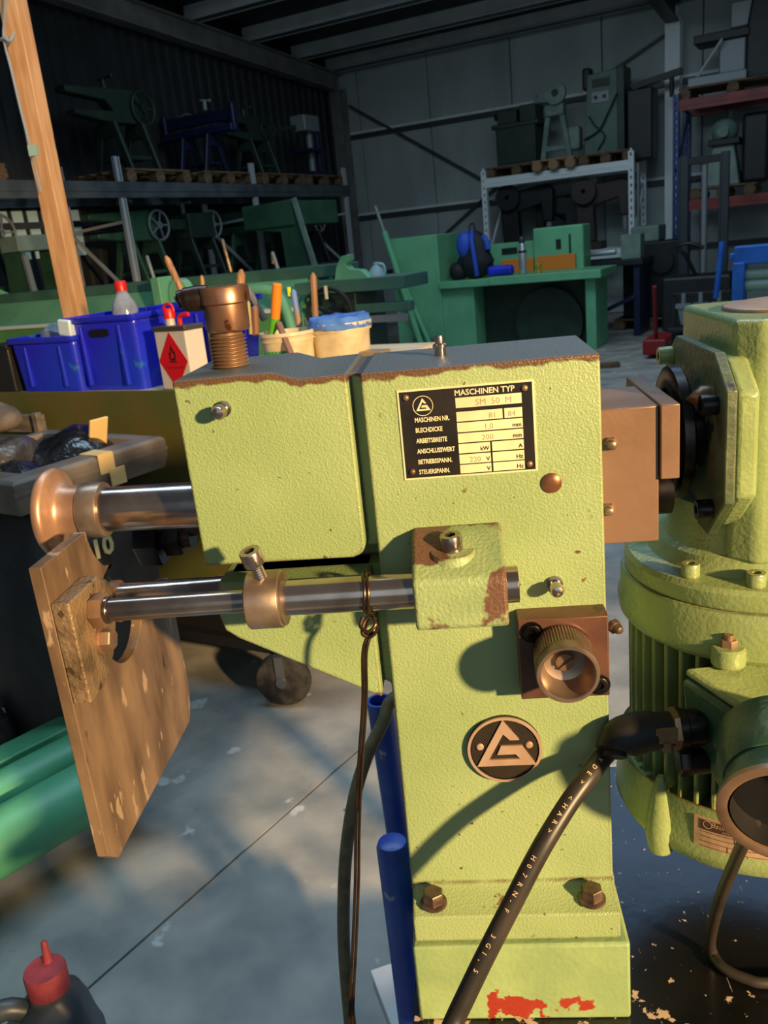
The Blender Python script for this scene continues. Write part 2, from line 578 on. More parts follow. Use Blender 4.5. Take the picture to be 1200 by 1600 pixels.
# foot bolts
for x in (-0.0585, 0.0865):
    m = MB(); z = 0.831; y = Y0-0.0165
    m.lathe([(0.0125, 0), (0.0125, 0.0022), (0.011, 0.003)], (x, y, z), (0, 0, 1), 20)
    m.hexp((x, y, z+0.003), (x, y, z+0.0135), 0.0175)
    m.out('foot_bolt', mat('bolt_brown', (118, 100, 88), 0.4, 0.6, (88, 72, 60), 60), mc, label='rusty hexagon foot bolt')

# ---- upper shaft with forming roll
ax = Vector((1, 0, -0.012)).normalized()
def usx(x):
    return Vector((x, 0.7225, 1.2107 - (x+0.25)*0.020))
m = MB(); m.cyl(usx(-0.335), usx(-0.20), 0.0207, n=40)
ush = m.out('upper_shaft', STEEL, mc, 0.0008)
d = (usx(-0.33)-usx(-0.25)).normalized()
ROLLM = mat('roll_steel', (190, 150, 124), 0.38, 0.55, (150, 116, 94), 20, rvar=0.1, spots=((96, 62, 40), 50, 0.70), bump=0.06, bscale=120)
m = MB()
m.lathe([(0.0208, 0), (0.0250, 0.0008), (0.0256, 0.002), (0.0256, 0.0190), (0.0250, 0.0203), (0.0230, 0.0205)], usx(-0.330), d, 44)
m.out('shaft_collar', STEELB, ush, thing=mc)
m = MB()
m.lathe([(0.0238, 0), (0.0238, 0.010), (0.0245, 0.0155), (0.0268, 0.0190), (0.0315, 0.0215), (0.0375, 0.0232), (0.0402, 0.0250), (0.0410, 0.0275), (0.0406, 0.0312), (0.0386, 0.0332), (0.022, 0.0345), (0.021, 0.031), (0.0, 0.031)], usx(-0.3502), d, 56)
m.out('forming_roll', ROLLM, ush, thing=mc, label='copper brown upper forming roll with flared rim')

# ---- lower shaft with roll
m = MB(); m.cyl((-0.343, 0.7225, 1.121), (-0.205, 0.7225, 1.1235), 0.0163, n=36)
lsh = m.out('lower_shaft', STEEL, mc, 0.0008)
m = MB(); m.lathe([(0.0165, 0), (0.0200, 0.001), (0.0200, 0.008), (0.0165, 0.009)], (-0.334, 0.7225, 1.1212), (-1, 0, 0), 36)
m.out('shaft_collar', BRASSY, lsh, thing=mc)
m = MB(); m.lathe([(0.030, 0), (0.034, 0.003), (0.034, 0.014), (0.041, 0.020), (0.041, 0.028), (0.02, 0.03)], (-0.352, 0.7225, 1.121), (-1, 0, 0), 44)
m.out('forming_roll', DARKST, lsh, thing=mc, label='dark lower forming roll')

# ---- adjusting screw with cap and beak on top of the jaw
SX, SY = -0.1925, 0.7225
m = MB()
prof = [(0.0138, -0.003)]
for k in range(11):
    t = k*0.0030
    prof += [(0.0134, t), (0.0162, t+0.0013), (0.0162, t+0.0016), (0.0134, t+0.0029)]
prof.append((0.0138, 0.037))
m.lathe(prof, (SX-0.002, SY, 1.3255), (0, 0, 1), 32)
scr = m.out('adjusting_screw', BRASSY, mc, label='threaded copper brown adjusting screw')
COPPERY = mat('handle_steel', (180, 138, 112), 0.3, 0.8, (140, 102, 80), 20, rvar=0.1, spots=((110, 64, 40), 40, 0.66))
m = MB()
m.lathe([(0.0170, 0), (0.0182, 0.002), (0.0182, 0.022), (0.0188, 0.0225), (0.0212, 0.0235), (0.0212, 0.0355), (0.0200, 0.037), (0.0, 0.037)], (SX+0.001, SY, 1.3615), (0, 0, 1), 40)
m.out('screw_head', COPPERY, scr, thing=mc)
m = MB()
m.tube([(SX-0.012, SY-0.002, 1.3905), (SX-0.026, SY-0.004, 1.3905), (SX-0.034, SY-0.005, 1.390), (SX-0.038, SY-0.006, 1.3885)], [0.0105, 0.0100, 0.0088, 0.0055], n=12, smooth=4)
m.out('turning_lug', mat('lug_dark', (62, 46, 38), 0.35, 0.6, (40, 32, 28), 30), scr, thing=mc, label='dark rounded lug on the screw head')

# ---- grease nipples, plug
for (x, z) in ((-0.1888, 1.3065), (0.0658, 1.1390)):
    m = MB()
    m.lathe([(0.0065, 0), (0.0065, 0.003), (0.0045, 0.0035), (0.0045, 0.010), (0.0058, 0.011), (0.0060, 0.016), (0.0045, 0.0195), (0.002, 0.0205), (0, 0.0205)], (x, Y0-0.0005, z), (0, -1, 0), 18)
    m.out('grease_nipple', STEEL, mc)
m = MB(); m.lathe([(0.0048, -0.002), (0.0048, 0.006), (0.0062, 0.0065), (0.0062, 0.009), (0.004, 0.010), (0.004, 0.015), (0.0035, 0.0165), (0, 0.0167)], (-0.0150, 0.73, 1.3245), (0, 0, 1), 16)
m.out('grease_nipple', STEEL, mc)
m = MB(); m.lathe([(0.0085, -0.001), (0.0082, 0.0012), (0.006, 0.0026), (0.003, 0.0033), (0, 0.0035)], (0.0663, Y0, 1.2252), (0, -1, 0), 24)
m.out('plug', mat('copper_plug', (150, 104, 80), 0.35, 0.6, (120, 80, 58), 30), mc, label='copper brown round plug')

# ---- rod bracket with clamp bolt
BRK = mat('bracket_green', (148, 168, 120), 0.45, 0, (128, 152, 108), 20, bump=0.5, bscale=340, spots=((104, 76, 62), 22, 0.515), bdist=0.002)
edge_wear_or_light(BRK, (112, 74, 56), 0.006, 0.04, 0.14)
m = MB()
m.prism([(Y0+0.004, 1.1955), (Y0-0.018, 1.1945), (Y0-0.056, 1.1745), (Y0-0.0605, 1.1700), (Y0-0.0605, 1.1330), (Y0-0.056, 1.1290), (Y0+0.004, 1.1265)], 'x', -0.0475, 0.0245)
br = m.out('rod_bracket', BRK, mc, 0.005, 3, label='green rod bracket with rust stained front')
m = MB()
ctr = Vector((-0.0155, 0.629, 1.180)); dn = Vector((0, -0.12, 1)).normalized()
m.lathe([(0.0195, -0.006), (0.0188, 0.005), (0.0172, 0.0068), (0.0, 0.0068)], ctr, dn, 28)
m.out('boss', BRK, br, thing=mc)
m = MB(); cap_screw(m, ctr + dn*0.0065, (-0.06, -0.08, 1), 0.0088, 0.0125)
m.out('clamp_bolt', STEEL, br, thing=mc)

# ---- knurled eccentric knob on its block
KB = mat('knob_block_steel', (112, 78, 64), 0.42, 0.4, (88, 60, 50), 26, rvar=0.08, spots=((72, 44, 30), 30, 0.64))
m = MB(); m.box(0.0325, 0.1052, Y0-0.0225, Y0+0.002, 1.0445, 1.1175)
kb = m.out('knob_block', KB, mc, 0.0012, 2, label='brown oiled steel knob block')
for (x, z) in ((0.0435, 1.1065), (0.0965, 1.0555)):
    m = MB()
    cap_screw(m, (x, Y0-0.0222, z), (0, -1, 0), 0.0072, 0.0035)
    m.lathe([(0.0092, 0.0), (0.0092, 0.0012), (0.0078, 0.0012), (0.0078, 0.0)], (x, Y0-0.0224, z), (0, -1, 0), 24, close=True)
    m.out('socket_screw', DARKST, kb, thing=mc)
m = MB()
kp = Vector((0.0672, Y0-0.0225, 1.0885)); kd = (-0.01, -1, 0.02)
m.lathe([(0.0205, 0), (0.0238, 0.0008), (0.0242, 0.003)], kp, kd, 120, cap=False)
m.lathe([(0.0242, 0.003), (0.0242, 0.030)], kp, kd, 120, knurl=-0.035, cap=False)
m.lathe([(0.0240, 0.030), (0.0244, 0.0315), (0.0244, 0.0425), (0.0238, 0.0435), (0.0215, 0.0435), (0.0208, 0.0425), (0.0196, 0.028), (0.0165, 0.020), (0.0075, 0.017), (0.0, 0.017)], kp, kd, 60, cap=False)
kn = m.out('knurled_knob', STEELB, kb, thing=mc, ang=30, label='hollow knurled steel knob')
m = MB()
kq = kp + Vector(kd).normalized()*0.0165
for s in (-1, 1):
    n = 14; pts = []
    for i in range(n+1):
        a = R(-80 + 160*i/n)
        pts.append((0.0072*math.cos(a)*1.0, 0.0072*math.sin(a)))
    pts = [(max(p[0], 0.0012)*s, p[1]) for p in pts]
    rot = R(-38)
    pts = [(p[0]*math.sin(rot)+p[1]*math.cos(rot), p[0]*math.cos(rot)-p[1]*math.sin(rot)) for p in pts]
    m.prism([(kq.x+p[0], kq.z+p[1]) for p in pts], 'y', kq.y-0.0055, kq.y+0.001)
m.cyl(kq, kq+Vector((0, -0.0035, 0)), 0.0073, n=24)
m.out('slotted_screw', BRASSY, kb, thing=mc)

# ---- stop rods front and rear with collars, clamps and the big stop plate
RY, RZ = 0.620, 1.1570
PX = -0.328
def rod_set(y, front):
    m = MB()
    m.cyl((-0.166, y, RZ), (0.034, y, RZ), 0.0143, n=36)
    m.cyl((-0.300, y, RZ-0.001), (-0.166, y, RZ), 0.0094, n=32)
    m.lathe([(0.0113, 0), (0.0113, 0.003), (0.0094, 0.0035)], (-0.3005, y, RZ-0.001), (1, 0, 0), 28)
    rod = m.out('stop_rod', STEEL if front else DARKST, mc, 0.0006, label=None if front else 'rear stop rod')
    m = MB()
    m.lathe([(0.0092, 0), (0.0222, 0), (0.0234, 0.0012), (0.0234, 0.0265), (0.0226, 0.0275), (0.0215, 0.0278), (0.0215, 0.0295), (0.0143, 0.0298)], (-0.1805, y, RZ), (1, 0, 0), 44)
    col = m.out('set_collar', STEELB, rod, thing=mc)
    m = MB(); hb = Vector((-0.1665, y-0.006, RZ+0.0205)); hd = Vector((-0.19, -0.22, 1)).normalized()
    m.lathe([(0.0050, -0.006)] + [(0.0050 if k % 2 else 0.0043, 0.0011*k) for k in range(14)] + [(0.005, 0.0155)], hb, hd, 16)
    cap_screw(m, hb + hd*0.0150, hd, 0.0088, 0.0120)
    m.out('set_screw', STEEL, rod, thing=mc)
    s = 1 if front else -1
    m = MB()
    if front:
        m.hexp((-0.3010, y, RZ-0.001), (-0.3125, y, RZ-0.001), 0.025)
    else:
        m.hexp((-0.322, y, RZ-0.010), (-0.347, y, RZ-0.010), 0.050); m.hexp((-0.318, y, RZ-0.010), (-0.300, y, RZ-0.010), 0.034); m.cyl((-0.322, y, RZ-0.010), (-0.29, y, RZ-0.010), 0.013, n=20)
    m.out('rod_nut', BRASSY if front else DARKST, rod, thing=mc)
    m = MB()
    yc = [(-0.0355, 1.1785), (-0.0355, 1.0905), (-0.006, 1.0915), (0.020, 1.105), (0.036, 1.125), (0.043, 1.148), (0.041, 1.164), (0.034, 1.171), (0.026, 1.170), (0.023, 1.1785)]
    pts = [(y + s*a, z) for a, z in yc]
    m.prism(pts, 'x', PX, PX+0.0155)
    if not front:
        m.bm.free(); return
    cl = m.out('rod_clamp', mat('cast_clamp', (132, 110, 84), 0.5, 0.25, (94, 78, 56), 40, bump=0.6, bscale=260, spots=((70, 54, 32), 60, 0.62), bdist=0.003), rod, 0.0015, thing=mc, label='rough cast clamp on the stop plate')
    m = MB(); q = Vector((PX+0.0155, y+s*0.004, 1.128))
    m.lathe([(0.0130, 0), (0.0130, 0.0015), (0.0115, 0.002)], q, (1, 0, 0), 20)
    m.hexp(q+Vector((0.002, 0, 0)), q+Vector((0.0105, 0, 0)), 0.0180)
    m.out('clamp_bolt', BRASSY, rod, thing=mc)
rod_set(RY, True)
rod_set(1.445-RY, False)

pts = [(0.5845, 1.2095), (0.667, 1.2095)]
pts += arc(0.7225, 1.2135, 0.0545, 184, 246, 8)
pts += arc(0.705, 1.1180, 0.0475, 92, 360-14, 22)
pts += [(0.760, 1.110), (0.830, 1.100), (0.8345, 1.095), (0.8345, 0.965), (0.829, 0.945), (0.818, 0.931), (0.60, 0.9285), (0.5845, 0.943)]
m = MB(); m.prism(pts, 'x', PX-0.0105, PX)
m.out('stop_plate', RUSTY, mc, 0.0012, 2, label='rusty brown steel stop plate with keyhole cutout')

# ---- drive block, thin plate and shaft stub at the back end
COPB = mat('drive_block_steel', (144, 114, 94), 0.42, 0.45, (122, 94, 74), 9, rvar=0.08, spots=((128, 70, 40), 26, 0.70), bump=0.05, bscale=220)
m = MB(); m.box(0.105, 0.1545, 0.680, 0.772, 1.1625, 1.2765)
db = m.out('drive_block', COPB, mc, 0.0010, 2, label='copper toned machined steel drive block')
m = MB(); m.box(0.1550, 0.1700, 0.676, 0.815, 1.2165, 1.2775)
m.out('end_plate', COPB, db, 0.0010, 2, thing=mc)
for (x, z) in ((0.1165, 1.2490), (0.1135, 1.1935)):
    m = MB(); acorn(m, (x, 0.681, z), (0, -1, 0), 0.0058)
    m.out('grease_nipple', STEELB, db, thing=mc)
m = MB(); m.cyl((0.15, 0.722, 1.195), (0.172, 0.722, 1.195), 0.0225, n=28); m.cyl((0.15, 0.74, 1.245), (0.200, 0.74, 1.245), 0.021, n=28)
m.out('shaft_stub', DARKST, mc)
m = MB(); m.lathe([(0.0125, 0), (0.0125, 0.005), (0.0110, 0.006), (0, 0.006)], (0.1075, 0.7225, 1.121), (1, 0, 0), 28); 
m.lathe([(0.024, 0), (0.024, 0.004), (0.022, 0.005), (0, 0.005)], (0.1075, 0.7225, 1.125), (1, 0, 0), 32)
m.out('bearing_cap', STEELB, mc)
m = MB(); acorn(m, (0.1095, 0.645, 1.105), (0.5, -1, -0.1), 0.006)
m.out('grease_nipple', STEELB, mc)

# ---- round emblem
ex, ez = 0.0161, 0.9848
m = MB(); m.lathe([(0.0325, 0), (0.0325, 0.0045), (0.0315, 0.0052), (0.0300, 0.0052), (0.0296, 0.0040), (0, 0.0040)], (ex, Y0, ez), (0, -1, 0), 64)
EMB = mat('emblem_metal', (196, 168, 146), 0.42, 0.35, (180, 150, 128), 30)
em = m.out('emblem', BLACKP, mc, ang=30, label='round black emblem with raised pale letter mark')
m = MB(); m.lathe([(0.0326, 0.0040), (0.0326, 0.0056), (0.0302, 0.0056), (0.0302, 0.0040)], (ex, Y0, ez), (0, -1, 0), 64, close=True)
m.out('rim', EMB, em, thing=mc, ang=30)

def gmark(s, cx, cz, y, t, mb):
    """the triangular letter mark: a tall triangle cut open into a G"""
    P = lambda a: (cx + a[0]*s, cz + a[1]*s)
    outer = [(-0.80, -0.50), (-0.02, 0.96), (0.42, 0.32), (0.16, 0.32), (-0.02, 0.52), (-0.46, -0.30), (0.42, -0.30), (0.30, -0.14), (-0.22, -0.14), (-0.10, 0.14), (0.48, 0.14), (0.86, -0.50)]
    mb.prism([P(a) for a in outer], 'y', y, y-t)
m = MB(); gmark(0.0312, ex, ez+0.0002, Y0-0.0035, 0.0024, m)
m.out('letter_mark', EMB, em, thing=mc, smooth=False)
m = MB()
for i in range(-16, 17):
    c = i*0.0018
    h = math.sqrt(max(0, 0.0290**2-c*c))
    k = math.sqrt(0.5)
    if h > 0.004:
        m.bar((ex + c*k - h*k, Y0-0.0040, ez + c*k + h*k), (ex + c*k + h*k, Y0-0.0040, ez + c*k - h*k), 0.0004, 0.0005, up=(0, 1, 0))
m.out('hatching', mat('emblem_hatch', (84, 70, 52), 0.4, 0.3), em, thing=mc, smooth=False, kind='stuff')
for sx in (-1, 1):
    m = MB(); m.lathe([(0.0034, 0), (0.0034, 0.0012), (0.0025, 0.0022), (0, 0.0025)], (ex+sx*0.0215, Y0-0.0038, ez+0.004), (0, -1, 0), 14)
    m.out('rivet', EMB, em, thing=mc)

# ---- data plate
px0, px1, pz0, pz1 = -0.0500, 0.0562, 1.2363, 1.3092
m = MB(); m.box(px0, px1, Y0-0.0010, Y0+0.0005, pz0, pz1)
dp = m.out('data_plate', PALE, mc, 0.0002, 1, label='black data plate with pale lettering and value fields')
PW, PH = px1-px0, pz1-pz0
def pp(fx, fz):
    return (px0 + fx*PW, pz1 - fz*PH)
m = MB(); a, b_ = pp(0.016, 0.022), pp(0.984, 0.978)
m.box(a[0], b_[0], Y0-0.0012, Y0-0.0009, b_[1], a[1])
m.out('black_field', BLACKP, dp, thing=mc, smooth=False)
m = MB()
rows = [(0.130, 0.235), (0.290, 0.395), (0.415, 0.520), (0.535, 0.640), (0.655, 0.760), (0.775, 0.880), (0.893, 0.975)]
rows = [(0.130, 0.240), (0.283, 0.388), (0.402, 0.505), (0.519, 0.622), (0.636, 0.740), (0.754, 0.858), (0.870, 0.965)]
cells = []
for i, (f0, f1) in enumerate(rows):
    xs = [(0.425, 0.905)]
    if i == 1: xs = [(0.425, 0.762), (0.775, 0.905)]
    if i >= 4: xs = [(0.425, 0.658), (0.672, 0.905)]
    for x0_, x1_ in xs:
        a, b_ = pp(x0_, f0), pp(x1_, f1)
        m.box(a[0], b_[0], Y0-0.0014, Y0-0.0011, b_[1], a[1])
m.out('value_fields', PALE, dp, thing=mc, smooth=False)
def on_plate(fx, fz, y=Y0-0.00125):
    q = pp(fx, fz)
    return Matrix.Translation((q[0], y, q[1])) @ Matrix.Rotation(R(90), 4, 'X')
m = MB()
for s_, fx, fz, sz in (('MASCHINEN TYP', 0.42, 0.105, 0.0062), ('MASCHINEN NR.', 0.115, 0.360, 0.0052), ('BLECHDICKE', 0.115, 0.472, 0.0052), ('ARBEITSBREITE', 0.115, 0.590, 0.0052),
                       ('ANSCHLUSSWERT', 0.115, 0.706, 0.0052), ('BETRIEBSSPANN.', 0.115, 0.825, 0.0052), ('STEUERSPANN.', 0.115, 0.940, 0.0052)):
    glyphs(m, s_, sz, on_plate(fx, fz), xs=0.98 if sz > 0.006 else 0.70, bold=0.022)
cxe, cze = pp(0.185, 0.185)
m.lathe([(0.0080, 0), (0.0080, 0.0002), (0.0075, 0.0002), (0.0075, 0)], (cxe, Y0-0.0012, cze), (0, -1, 0), 40, close=True)
gmark(0.0068, cxe, cze-0.0004, Y0-0.0012, 0.0002, m)
m.out('lettering', PALE, dp, thing=mc, smooth=False)
m = MB()
for s_, fx, fz in (('mm', 0.895, 0.488), ('mm', 0.895, 0.605), ('kW', 0.650, 0.722), ('A', 0.895, 0.722), ('V', 0.650, 0.840), ('Hz', 0.895, 0.840), ('V', 0.650, 0.950), ('Hz', 0.895, 0.950)):
    glyphs(m, s_, 0.0046, on_plate(fx, fz, Y0-0.00148), align='RIGHT', bold=0.02)
m.out('unit_lettering', BLACKP, dp, thing=mc, smooth=False)
m = MB()
for s_, fx, fz, sz in (('SM  50  M', 0.57, 0.222, 0.0068), ('81', 0.66, 0.372, 0.0062), ('84', 0.80, 0.372, 0.0062), ('1,0', 0.62, 0.490, 0.0062), ('200', 0.60, 0.607, 0.0062), ('220', 0.50, 0.843, 0.0060)):
    glyphs(m, s_, sz, on_plate(fx, fz, Y0-0.00145))
m.out('stamped_values', mat('faded_ink', (150, 146, 126), 0.5), dp, thing=mc, smooth=False, label='faded stamped values')
for fx, fz in ((0.065, 0.085), (0.930, 0.085), (0.065, 0.905), (0.940, 0.915)):
    q = pp(fx, fz)
    m = MB(); m.lathe([(0.0026, 0), (0.0024, 0.0012), (0.0015, 0.0020), (0, 0.0022)], (q[0], Y0-0.0012, q[1]), (0, -1, 0), 14)
    m.out('rivet', BRASSY, dp, thing=mc)

# ================================================================== GEAR MOTOR
MG = mat('motor_green', (142, 160, 106), 0.30, 0, (126, 144, 92), 10, bump=0.2, bscale=240, spots=((92, 64, 42), 20, 0.72), spec=0.6, bdist=0.004)
edge_wear_or_light(MG, (108, 76, 44), 0.004, 0.09, 0.25)
gm = Thing('gear_motor', 'light green upright gear motor with ribbed body behind the bead rolling machine', 'motor', (0.268, 0.785, TZ), world=True)
MX, MY = 0.268, 0.785
up = (0, 0, 1)
m = MB(); m.lathe([(0.094, 0.880), (0.094, 1.055)], (MX, MY, 0), up, 48)
m.out('motor_body', mat('shaded_core', (40, 46, 32), 0.6, 0, (28, 32, 26), 12), gm)  # core painted dark to stand for the shade between the fins
for i in range(44):
    a = 2*math.pi*i/44
    if not (math.pi*0.72 < a < math.pi*1.98):
        continue
    dx, dy = math.cos(a), math.sin(a)
    m = MB(); p = Vector((MX+dx*0.104, MY+dy*0.104, 0.972))
    m.box(-0.013, 0.013, -0.0022, 0.0022, -0.083, 0.083, Matrix.Translation(p) @ Matrix.Rotation(a, 4, 'Z'))
    m.out('cooling_fin', MG, gm, 0.0010, 1)
m = MB()
m.lathe([(0.10, 1.046), (0.122, 1.048), (0.126, 1.053), (0.1275, 1.066), (0.1245, 1.076), (0.1245, 1.090), (0.1225, 1.0945)], (MX, MY, 0), up, 72)
m.out('lower_flange', MG, gm, ang=30)
m = MB()
m.lathe([(0.1195, 1.0955), (0.1205, 1.098), (0.1205, 1.110), (0.117, 1.1145), (0.098, 1.1160), (0.094, 1.120), (0.090, 1.128), (0.084, 1.1315), (0.080, 1.140), (0.080, 1.172)], (MX, MY, 0), up, 72)
m.out('upper_flange', MG, gm, ang=30)
m = MB()
m.lathe([(0.118, 0.884), (0.124, 0.892), (0.1285, 0.900), (0.1295, 0.858), (0.132, 0.853), (0.1325, 0.846), (0.128, 0.836), (0.105, 0.830), (0.0, 0.830)], (MX, MY, 0), up, 72)
fcv = m.out('fan_cover', MG, gm, ang=30)
for ang in (215, 300, 20):
    a = R(ang); m = MB(); p = Vector((MX+math.cos(a)*0.128, MY+math.sin(a)*0.128, 0))
    m.lathe([(0.003, 0.912), (0.008, 0.896), (0.0130, 0.868), (0.0145, 0.848), (0.0125, 0.836), (0.011, 0.828), (0.0, 0.828)], p, up, 16)
    m.out('lug', MG, fcv, thing=gm)
# flange bolts
for ang, kind in ((222, 'a'), (252, 'b'), (318, 'b'), (160, 'a')):
    a = R(ang); p = Vector((MX+math.cos(a)*0.106, MY+math.sin(a)*0.106, 1.1150))
    m = MB(); cap_screw(m, p, up, 0.0080, 0.0120)
    m.out('cap_screw', MG, gm)
a = R(243); p = Vector((MX+math.cos(a)*0.1265, MY+math.sin(a)*0.1265, 1.0500))
m = MB(); m.lathe([(0.0140, 0), (0.0145, 0.004), (0.0140, 0.015), (0.0125, 0.0165), (0, 0.0165)], p, up, 24)
bs = m.out('bolt_boss', MG, gm)
m = MB(); m.hexp(p+Vector((0, 0, 0.016)), p+Vector((0, 0, 0.0225)), 0.0125); m.cyl(p+Vector((0, 0, 0.0225)), p+Vector((0, 0, 0.027)), 0.0038, n=12)
m.out('stud_nut', BRASSY, bs, thing=gm)

# gearbox housing with flange plate facing the machine
m = MB()
m.prism([(0.218, 0.862), (0.220, 0.712), (0.238, 0.696), (0.48, 0.690), (0.48, 0.868), (0.226, 0.868)], 'z', 1.128, 1.334)
gb = m.out('gearbox', MG, gm, 0.016, 5)
m = MB()
m.prism([(MX+0.088+0.124*math.cos(R(t)), 0.780+0.074*math.sin(R(t))) for t in range(0, 360, 10)], 'z', 1.325, 1.3375)
m.out('cap', mat('gearbox_cap', (178, 152, 130), 0.42, 0.3, (150, 126, 108), 18, bump=0.1, bscale=100), gb, 0.0015, thing=gm, label='bare brownish cap on top of the gearbox')
oct_ = [(0.700, 1.3110), (0.6660, 1.2860), (0.6660, 1.1950), (0.712, 1.1535), (0.800, 1.1535), (0.858, 1.1900), (0.862, 1.2850), (0.822, 1.3110)]
def scl(k):
    return [(0.762+(y-0.762)*k, 1.232+(z-1.232)*k) for y, z in oct_]
m = MB(); m.prism(scl(0.93), 'x', 0.2125, 0.230)
m.out('flange_base', MG, gb, 0.004, 3, thing=gm)
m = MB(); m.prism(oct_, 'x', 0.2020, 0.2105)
SHADEG = mat('shaded_green', (88, 100, 72), 0.45, 0, (66, 78, 58), 16, bump=0.3, bscale=130, spots=((40, 40, 32), 18, 0.66), bdist=0.004)  # darker green paints in the shade on the side turned from the lamp
edge_wear_or_light(SHADEG, (150, 150, 90), 0.003, 0.05, 0.2)  # yellowish rim colour stands for light caught on the plate edge
fl = m.out('flange_plate', SHADEG, gb, 0.0012, 2, thing=gm)
m = MB()
m.lathe([(0.030, 0), (0.056, 0), (0.0585, 0.002), (0.0585, 0.010), (0.055, 0.012), (0.040, 0.012), (0.040, 0.006), (0.03, 0.006)], (0.1915, 0.762, 1.234), (-1, 0, 0), 56, close=True)
m.cyl((0.176, 0.762, 1.234), (0.205, 0.762, 1.234), 0.031, n=36)
m.out('coupling_disc', DARKST, gm, ang=30)
for (y, z) in ((0.8350, 1.2915), (0.6900, 1.2715), (0.6985, 1.181), (0.815, 1.18)):
    m = MB(); cap_screw(m, (0.2025, y, z), (-1, 0, 0), 0.0085, 0.0135)
    m.out('cap_screw', MG if y > 0.8 else DARKST, gb, thing=gm)
m = MB(); m.lathe([(0.010, 0), (0.010, 0.006), (0.0, 0.019)], (0.202, 0.7135, 1.2730), (-1, 0, 0), 20)
m.out('pointed_stud', BRASSY, gb, thing=gm)

# terminal box
TB = mat('terminal_green', (58, 92, 72), 0.36, 0, (72, 104, 74), 9, bump=0.25, bscale=120, spots=((30, 44, 40), 14, 0.68), bdist=0.004)
bot = [(0.180, 0.668, 0.975), (0.2040, 0.600, 0.934), (0.36, 0.63, 0.934), (0.36, 0.69, 0.965)]
mid = [(0.172, 0.668, 1.010), (0.222, 0.572, 0.990), (0.38, 0.62, 0.990), (0.38, 0.69, 1.010)]
top = [(0.169, 0.668, 1.042), (0.230, 0.566, 1.026), (0.38, 0.61, 1.026), (0.38, 0.69, 1.042)]
m = MB(); m.loop_skin([bot, mid, top])
tb = m.out('terminal_box', TB, gm, 0.005, 3, ang=50, label='darker green cable terminal box')
m = MB(); m.loop_skin([[tuple(Vector(v)+Vector((0.004, 0.0, 0.001))) for v in top], [tuple(Vector(v)+Vector((0.006, 0.002, 0.0065))) for v in top]])
m.out('box_lid', MG, tb, 0.002, thing=gm)
m = MB(); m.lathe([(0.0075, 0), (0.0065, 0.004), (0.003, 0.0055), (0, 0.006)], (0.2005, 0.6205, 1.012), (-0.85, -0.52, 0.05), 16)
m.out('lid_screw', BRASSY, tb, thing=gm)
# glands: black boot with brass clamp, and a plain second one
gd = Vector((-1, -0.05, -0.02)).normalized(); g0 = Vector((0.184, 0.650, 1.0035))
BRASS = mat('brass', (170, 140, 108), 0.35, 0.8, (140, 112, 84), 30)
m = MB(); m.lathe([(0.0155, 0), (0.0155, 0.014), (0.0168, 0.015), (0.0168, 0.021), (0.0145, 0.022)], g0, gd, 28)
gl = m.out('cable_gland', DARKST, gm)
m = MB(); m.hexp(g0+gd*0.0215, g0+gd*0.0270, 0.0315)
m.box(-0.009, 0.009, -0.0168, -0.0128, -0.003, 0.010, Matrix.Translation(g0+gd*0.034)); m.box(-0.003, 0.003, -0.0185, -0.0120, -0.011, -0.002, Matrix.Translation(g0+gd*0.034))
m.out('gland_clamp', BRASS, gl, thing=gm)
m = MB()
m.tube([g0+gd*0.026, g0+gd*0.042, g0+gd*0.055+Vector((0, 0, -0.001)), g0+gd*0.068+Vector((0, -0.001, -0.0045)), g0+gd*0.0745+Vector((0, -0.004, -0.0115)), g0+gd*0.076+Vector((0, -0.009, -0.017))], [0.0152, 0.0172, 0.0180, 0.0180, 0.0165, 0.0100], n=20, smooth=4)
m.out('rubber_boot', RUBBER, gl, thing=gm, label='black rubber cable boot')
m = MB(); g1 = Vector((0.190, 0.654, 0.9680)); m.lathe([(0.0120, 0), (0.0120, 0.016), (0.0105, 0.0165)], g1, gd, 24); m.hexp(g1+gd*0.016, g1+gd*0.026, 0.0225)
m.out('cable_gland', DARKST, gm)
# open conduit socket
cd_ = Vector((-0.30, -0.93, -0.22)).normalized(); c0 = at_y(1232, 1250, 0.548); QS = 1.4
m = MB(); m.lathe([(a_*QS, b_) for a_, b_ in ((0.031, -0.004), (0.0325, 0.016), (0.0345, 0.017), (0.0345, 0.026), (0.0315, 0.027), (0.030, 0.025), (0.0285, 0.0), (0.0285, -0.03), (0.0, -0.03))], c0 - cd_*0.012, cd_, 44)
m.lathe([(0.036*QS, -0.045), (0.036*QS, -0.012), (0.0325*QS, 0.0)], c0 - cd_*0.012, cd_, 44)
cs = m.out('conduit_socket', TB, gm, ang=35)
m = MB(); m.lathe([(0.0283*QS, 0.0255), (0.0283*QS, 0.006), (0.0, 0.006)], c0 - cd_*0.012, cd_, 36); bm_ = m.bm; bm_.faces.ensure_lookup_table()
bm_.faces.remove([f for f in bm_.faces if len(f.verts) == 36 and f.calc_area() > 0.0005][0])
m.out('socket_bore_shade', RUBBER, cs, thing=gm)  # black lining paints the darkness inside the open socket
m = MB(); m.lathe([(a_*QS, b_) for a_, b_ in ((0.0318, 0.010), (0.0352, 0.0112), (0.0352, 0.0155), (0.0318, 0.0165), (0.0295, 0.0150), (0.0295, 0.0110))], c0, cd_, 44, close=True)
m.out('socket_ring', BRASSY, cs, thing=gm)

